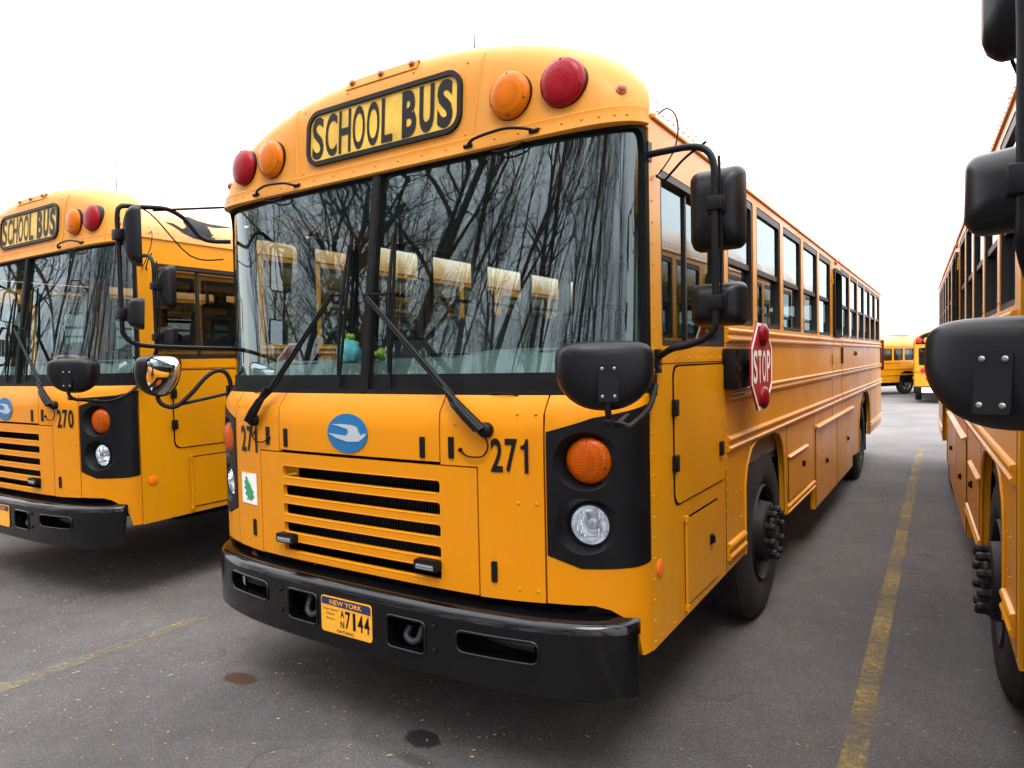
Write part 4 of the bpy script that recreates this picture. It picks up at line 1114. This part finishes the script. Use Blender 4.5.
# black bird on the roof side of bus 270
def roofp(y, t, off):   # t: angle from the eave
    x, z = capxz(1, radians(t)); n = Vector((x / HW ** 2, 0, max(z - ZS, 0) / ZC ** 2)).normalized(); return Vector((x, y, z)) + n * off
bl = [(.64, 14.5), (.70, 14), (.76, 10.5), (.79, 12), (.80, 14), (.79, 17), (.81, 22.5), (.86, 24.5), (.92, 21.5), (1.0, 20), (1.22, 20.5), (1.08, 17.5), (.98, 16.5), (1.0, 10), (1.02, 6), (.92, 3.5), (.84, 4), (.76, 7), (.70, 11)]
q = MB(); o_ = [(a, b / 100.0) for a, b in bl]
panel(q, o_, lambda a, b, d: roofp(a, b * 100.0, d), [], .001, .0035, .03); q.build('roof_bird_mark', LET, left, recalc=True)

# right bus: its door-side mirrors are folded a little further out and back
index_children()
for c_ in CH[right.name]:
    if c_.type == 'MESH' and c_.name.split('.')[0] in ('side_mirror', 'mirror_arm', 'mirror_cable', 'mirror_clamp'):
        mx_ = sum(v.co.x for v in c_.data.vertices) / len(c_.data.vertices); mz_ = sum(v.co.z for v in c_.data.vertices) / len(c_.data.vertices)
        if mx_ < -1: c_.location = (-.080 if mz_ > 2.2 and c_.name.startswith('side') else -.108 if c_.name.startswith('side') else -.080, .10, .02)
# right bus: the near crossover mirror is swivelled further forward, as the driver left it
index_children()
for c_ in CH[right.name]:
    if c_.name.startswith('crossover_mirror') and sum(v.co.x for v in c_.data.vertices) < 0:
        pv = Vector((-1.305, -.005, 1.590)) - Vector((.90, .42, -.12)).normalized() * .09
        c_.matrix_local = Matrix.Translation((-.018, 0, -.002)) @ Matrix.Translation(pv) @ Matrix.Rotation(radians(38), 4, 'Z') @ Matrix.Translation(-pv)

# ------------------------------------------------------------------ bare trees across the lot (behind the camera)
BARK = mat('bark', (0.030, 0.023, 0.019), .9, noise=(8, .3, .05))
def tree(seed, H):
    rnd = random.Random(seed); T = MB(); C_ = MB()
    def branch(p, d, L_, r, lev):
        n = 5 if lev < 2 else 3; pts = [p]; rs = [r]; q = p.copy(); dd = d.copy()
        for k in range(n):
            dd = (dd + Vector((rnd.gauss(0, .14), rnd.gauss(0, .14), rnd.gauss(.03, .10))) * (1 + lev * .25)).normalized()
            q = q + dd * (L_ / n); pts.append(q.copy()); rs.append(r * (1 - .62 * (k + 1) / n))
        (T if lev < 2 else C_).tube(pts, rs, 8 if lev == 0 else 5 if lev < 3 else 3, cap=False)
        if lev >= 5 or r < .004: return
        m = (8, 7, 6, 5, 3)[lev]
        for k in range(m):
            t = (.32 if lev == 0 else .2) + (.68 if lev == 0 else .8) * (k + rnd.random()) / m
            i = min(int(t * n), n - 1); f_ = t * n - i; pp = pts[i].lerp(pts[i + 1], f_); ax = (pts[i + 1] - pts[i]).normalized()
            a = rnd.random() * 6.283; perp = ax.orthogonal().normalized(); perp = Matrix.Rotation(a, 3, ax) @ perp
            sp = rnd.uniform(.45, .95); nd = (ax * cos(sp) + perp * sin(sp)).normalized(); nd.z += .12; nd.normalize()
            branch(pp, nd, L_ * rnd.uniform(.42, .66), max(.003, rs[i] * rnd.uniform(.38, .56)), lev + 1)
    branch(Vector((0, 0, -.1)), Vector((rnd.gauss(0, .05), rnd.gauss(0, .05), 1)).normalized(), H, .20, 0)
    return T, C_
TP = []
for sd_, H in ((3, 9.5), (8, 11.0), (15, 10.0)):
    T, C_ = tree(sd_, H)
    r_ = empty('bare_tree', (0, 0, 0)); T.build('trunk', BARK, r_, angle=80, recalc=False); C_.build('crown', BARK, r_, angle=80, recalc=False); TP.append(r_)
index_children()
spots = [(-5.2, -9.5, 0), (-9.6, -9.0, 1), (-2.0, -11.5, 2), (-7.4, -12.5, 1), (-13.5, -9.5, 2), (1.8, -10.0, 0), (5.5, -11.5, 1), (9.5, -10.0, 2), (-11.5, -13.5, 0), (-17.5, -8.5, 1), (-21.5, -10.5, 2), (-26.0, -9.0, 0), (13.5, -12.0, 1), (-1.2, -15.5, 0), (-15.8, -14.5, 2), (4.2, -15.5, 2)]
spots += [(-6 + 3.1 * k - 26, -19.5 - (k * 37 % 5) * 1.7, k % 3) for k in range(15)]
used = set(); rr = random.Random(5)
for k, (x, y, t) in enumerate(spots):
    o = TP[t] if t not in used else copy_tree(TP[t]); used.add(t)
    o.location = (x, y, 0); o.rotation_euler = (0, 0, rr.uniform(0, 6.28)); sc = rr.uniform(.9, 1.15); o.scale = (sc, sc, sc)
    tag(o, 'leafless dark tree facing the bus row, mirrored in the windshields', 'tree', 'bare trees mirrored in the windshields')

q = MB(); rnd = random.Random(11)
for k in range(1100):
    x = rnd.uniform(-34, 20); y = rnd.uniform(-19.5, -13.0) if x > -12 else rnd.uniform(-19, -10.5); H = rnd.uniform(3.0, 8.0)
    p = Vector((x, y, 0)); d = Vector((rnd.gauss(0, .10), rnd.gauss(0, .08), 1)); pts = [p]
    for j in range(5):
        d = (d + Vector((rnd.gauss(0, .07), rnd.gauss(0, .07), 0))).normalized(); pts.append(pts[-1] + d * H / 5)
    r0_ = rnd.uniform(.012, .035); q.tube(pts, [r0_ * (1 - .16 * j) for j in range(6)], 3, cap=False)
    for j in range(7):
        a = pts[1 + j % 4]; dd = Vector((rnd.gauss(0, .6), rnd.gauss(0, .6), .8)).normalized(); L_ = H * rnd.uniform(.12, .3)
        m_ = a + dd * L_ * .5; q.tube([a, m_, m_ + (dd + Vector((rnd.gauss(0, .3), rnd.gauss(0, .3), .2))).normalized() * L_ * .5], [.011, .008, .005], 3, cap=False)
tag(q.build('thicket', BARK, None, angle=80, recalc=False), 'dense leafless brush under the trees, mirrored low in the windshields', 'brush', None, 'stuff')

# ------------------------------------------------------------------ far buses down the slope
FY_ = mat('far bus yellow', (0.60, 0.27, 0.004), .4, coat=.3, noise=(1.5, .12, .08))
FGL = glass('far bus window glass', (0.30, 0.33, 0.33), .10)
FLR = mat('far lamp red', (.5, .01, .02), .3); FLA = mat('far lamp amber', (.8, .25, .01), .3)
def far_bus():
    """conventional bus, rear face at y=0, nose towards +y"""
    B = empty('parked_bus', (0, 0, 0)); Lb = 7.4
    def ro(w=1.2, n=16): return [(w * math.copysign(abs(cos(pi * k / n)) ** .9, cos(pi * k / n)), 2.42 + .55 * sin(pi * k / n) ** .9) for k in range(n + 1)]
    for s in (1, -1):
        q = MB(); f = lambda a, b, d, s=s: Vector((s * (1.2 + d), a, b))
        ar = [(1.85, .62), (1.88, .9), (2.02, 1.1), (2.25, 1.18), (2.65, 1.18), (2.88, 1.1), (3.02, .9), (3.05, .62)]
        ar2 = [(8.62, .55)] if False else []
        hol = [rrect(.45 + .78 * k, 1.10 + .78 * k, 1.72, 2.32, .05, 3) for k in range(8)]
        panel(q, [(0, .62)] + ar + [(Lb, .62), (Lb, 2.45), (0, 2.45)], f, hol, .04, 0)
        w_ = q.build('side_wall', FY_, B)
        for z in (1.60, 1.28, .98):
            q = MB(); q.box(*sorted((s * 1.2, s * 1.222)), .03, Lb, z, z + .06); q.build('rub_rail', FY_, w_)
        for k in range(8):
            a = .45 + .78 * k
            q = MB(); ring(q, rrect(a, a + .65, 1.72, 2.32, .05, 3), rrect(a + .03, a + .62, 1.75, 2.29, .04, 3), f, -.04, -.005); q.box(*sorted((s * 1.165, s * 1.19)), a + .02, a + .63, 2.0, 2.03)
            wo = q.build('window', ALU, B); q = MB(); q.add([f(a, 1.72, -.03), f(a + .65, 1.72, -.03), f(a + .65, 2.32, -.03), f(a, 2.32, -.03)], [(0, 1, 2, 3)]); q.build('window_glass', FGL, wo)
        for y in (2.45, 7.75):
            q = MB(); q.lathe([(.29, -.25), (.48, -.25), (.51, -.2), (.51, -.04), (.48, 0), (.30, 0)], (s * 1.15, y, .51), (s, 0, 0), 32); to = q.build('tyre', TYR, B)
            q = MB(); q.lathe([(.30, -.01), (.27, -.08), (.14, -.10), (.12, -.01), (0, 0)], (s * 1.15, y, .51), (s, 0, 0), 24); q.build('rim', SCR, to)
    q = MB(); fr = lambda a, b, d: Vector((a, -d, b))
    cut = [rrect(-1.02, -.52, 1.55, 2.25, .06, 3), rrect(-.40, .40, 1.55, 2.25, .05, 3), rrect(.52, 1.02, 1.55, 2.25, .06, 3)]
    panel(q, [(-1.2, .62), (1.2, .62)] + ro(), fr, cut, .04, 0); rw = q.build('rear_wall', FY_, B)
    q = MB(); panel(q, [(1.12, 2.40), (-1.12, 2.40)] + [(a, 2.42 + (b - 2.42) * .93) for a, b in ro(1.12)][::-1], fr, [], .01, .012); bp_ = q.build('rear_lamp_board', BLK, rw)
    for s in (1, -1):
        for x, m_ in ((1.0, FLR), (.74, FLA)):
            q = MB(); q.lathe([(.11, 0), (.11, .03), (.06, .05), (0, .055)], (s * x, -.022, 2.55), (0, -1, 0), 20); q.build('warning_lamp', m_, bp_)
        for x, m_, r in ((1.06, FLA, .08), (.86, FLR, .10)):
            q = MB(); q.lathe([(r, 0), (r, .03), (0, .045)], (s * x, -.002, 1.34), (0, -1, 0), 20); q.build('tail_lamp', m_, rw)
        q = MB(); q.lathe([(.05, 0), (.05, .02), (0, .025)], (s * .72, -.002, 1.02), (0, -1, 0), 14); q.build('rear_reflector', FLR, rw)
    for c_ in ((-1.03, -.51), (-.41, .41), (.51, 1.03)):
        q = MB(); q.add([fr(c_[0], 1.54, -.02), fr(c_[1], 1.54, -.02), fr(c_[1], 2.26, -.02), fr(c_[0], 2.26, -.02)], [(0, 1, 2, 3)]); q.build('rear_glass', FGL, rw)
    q = MB(); ol_ = ro(1.22); q.grid([[Vector((a * k, y, 2.42 + (b - 2.42) * k)) for a, b in ol_] for y, k in ((-.02, .985), (0, 1.0), (.3, 1.0), (Lb - .2, 1), (Lb, .97))]); rf = q.build('roof', FY_, B, angle=60)
    q = MB(); q.box(-.35, .35, 1.2, 1.9, 2.95, 3.06); q.build('roof_hatch', FY_, rf, bevel=.02)
    q = MB(); q.box(-1.2, 1.2, -.14, -.005, .42, .70); q.build('rear_bumper', BLK, B, bevel=.02)
    q = MB(); q.box(-.92, -.52, -.16, -.145, .45, .66); q.build('licence_plate', WHT, B)
    q = MB(); q.prism([(0, .62), (0, 2.3), (-.0, 2.45), (.10, 2.45), (.35, 1.55), (1.3, 1.42), (1.45, 1.3), (1.5, .62)], lambda a, b, d: Vector((d * (1.15 if a < .4 else .98), Lb + a, b)), -1, 1); q.build('engine_hood', FY_, B)
    q = MB(); q.box(-1.15, 1.15, .2, Lb, .60, 1.0); q.box(-.5, .5, .2, Lb + 1, .40, .62); q.build('chassis', DRK, B)
    q = MB()
    for k in range(7):
        for s in (1, -1): q.box(*sorted((s * .25, s * 1.1)), .9 + .85 * k, 1.0 + .85 * k, 1.0, 1.95)
    q.build('seat_rows', SEAT, B)
    return B
fb = far_bus(); index_children()
fb2 = copy_tree(fb, None)
fb.location = (2.03, 30.2, gz(30.5)); fb.rotation_euler = (0, 0, radians(2)); tag(fb, 'distant yellow bus seen from behind, with black lamp board and white plate', 'bus')
# side-on bus further left: its right end (rear) near the other one
dirv = Vector((.565, .825, 0)).normalized(); nrm = Vector((.825, -.565, 0))
fb2.rotation_euler = (0, 0, math.atan2(-dirv.x, dirv.y) + pi)
P_ = Vector((-.80, 36.6, -.54)) + dirv * 4.3 - nrm * 1.2; fb2.location = P_
tag(fb2, 'distant yellow bus seen side-on, left of the rear-facing one', 'bus')

# ------------------------------------------------------------------ things on the dashboard
q = MB(); rnd = random.Random(4); rows = []
cm = Vector((-.31, .35, 1.655))
for i in range(9):
    t = pi * i / 8; rows.append([cm + Vector((.075 * sin(t) * cos(a) * (1 + .14 * sin(5 * a + i)), .04 * sin(t) * sin(a), .062 * cos(t) * (1 + .1 * sin(3 * a)))) for a in [2 * pi * k / 18 for k in range(18)]])
q.grid(rows, closed=True)
tag(q.build('face_mask', mat('pale blue cloth', (.16, .50, .62), .8), None, angle=80), 'crumpled pale blue face mask lying on the dashboard behind the windshield', 'face mask')
q = MB(); rnd = random.Random(9)
for k in range(26):
    c = Vector((-.325 + rnd.gauss(0, .028), .39 + rnd.gauss(0, .02), 1.715 + rnd.gauss(0, .02))) if k < 16 else Vector((-.15 + rnd.gauss(0, .05), .37 + rnd.gauss(0, .02), 1.65 + rnd.gauss(0, .012)))
    q.lathe([(.0, -.014), (.012, -.009), (.017, 0), (.012, .009), (0, .014)], c, (rnd.gauss(0, 1), rnd.gauss(0, 1), rnd.gauss(0, 1) + .1), 8)
q.lathe([(0, -.03), (.02, -.02), (.028, 0), (.02, .02), (0, .03)], (-.12, .38, 1.65), (0, 0, 1), 12)
tag(q.build('soft_toy', mat('lime plush', (.30, .42, .03), .9, noise=(60, .5, .05)), None, angle=80), 'small lime green and yellow soft toy beside the blue mask on the dashboard', 'soft toy')

# ------------------------------------------------------------------ litter on the asphalt
q = MB(); rnd = random.Random(2)
n = 0
while n < 2400:
    x = rnd.uniform(-4.5, 3.4); y = rnd.uniform(-1.6, 9) if rnd.random() < .8 else rnd.uniform(-1.6, 1.5)
    if -1.2 < x < 1.2 and y > .5 and rnd.random() < .9: continue
    if rnd.random() > .25 + .75 * (.5 + .5 * sin(x * 2.1 + sin(y * 1.7) * 2)): continue
    a = rnd.uniform(0, pi); l_ = rnd.uniform(.004, .013) * (1.5 if rnd.random() < .12 else 1); w_ = rnd.uniform(.0025, .005); h = rnd.uniform(.002, .005)
    u = Vector((cos(a), sin(a), 0)); v = Vector((-sin(a), cos(a), 0)); c = Vector((x, y, .005))
    q.add([c - u * l_, c + v * w_, c + u * l_ , c - v * w_, c + Vector((0, 0, h))], [(0, 1, 4), (1, 2, 4), (2, 3, 4), (3, 0, 4)], 0 if rnd.random() < .72 else 1)
    n += 1
tag(q.build('fallen_catkins', [mat('catkin tan', (.36, .27, .08), .8), mat('gravel pale', (.22, .20, .19), .9)], None, recalc=False), 'tiny yellowish catkins and grit scattered over the grey asphalt', 'litter', None, 'stuff')
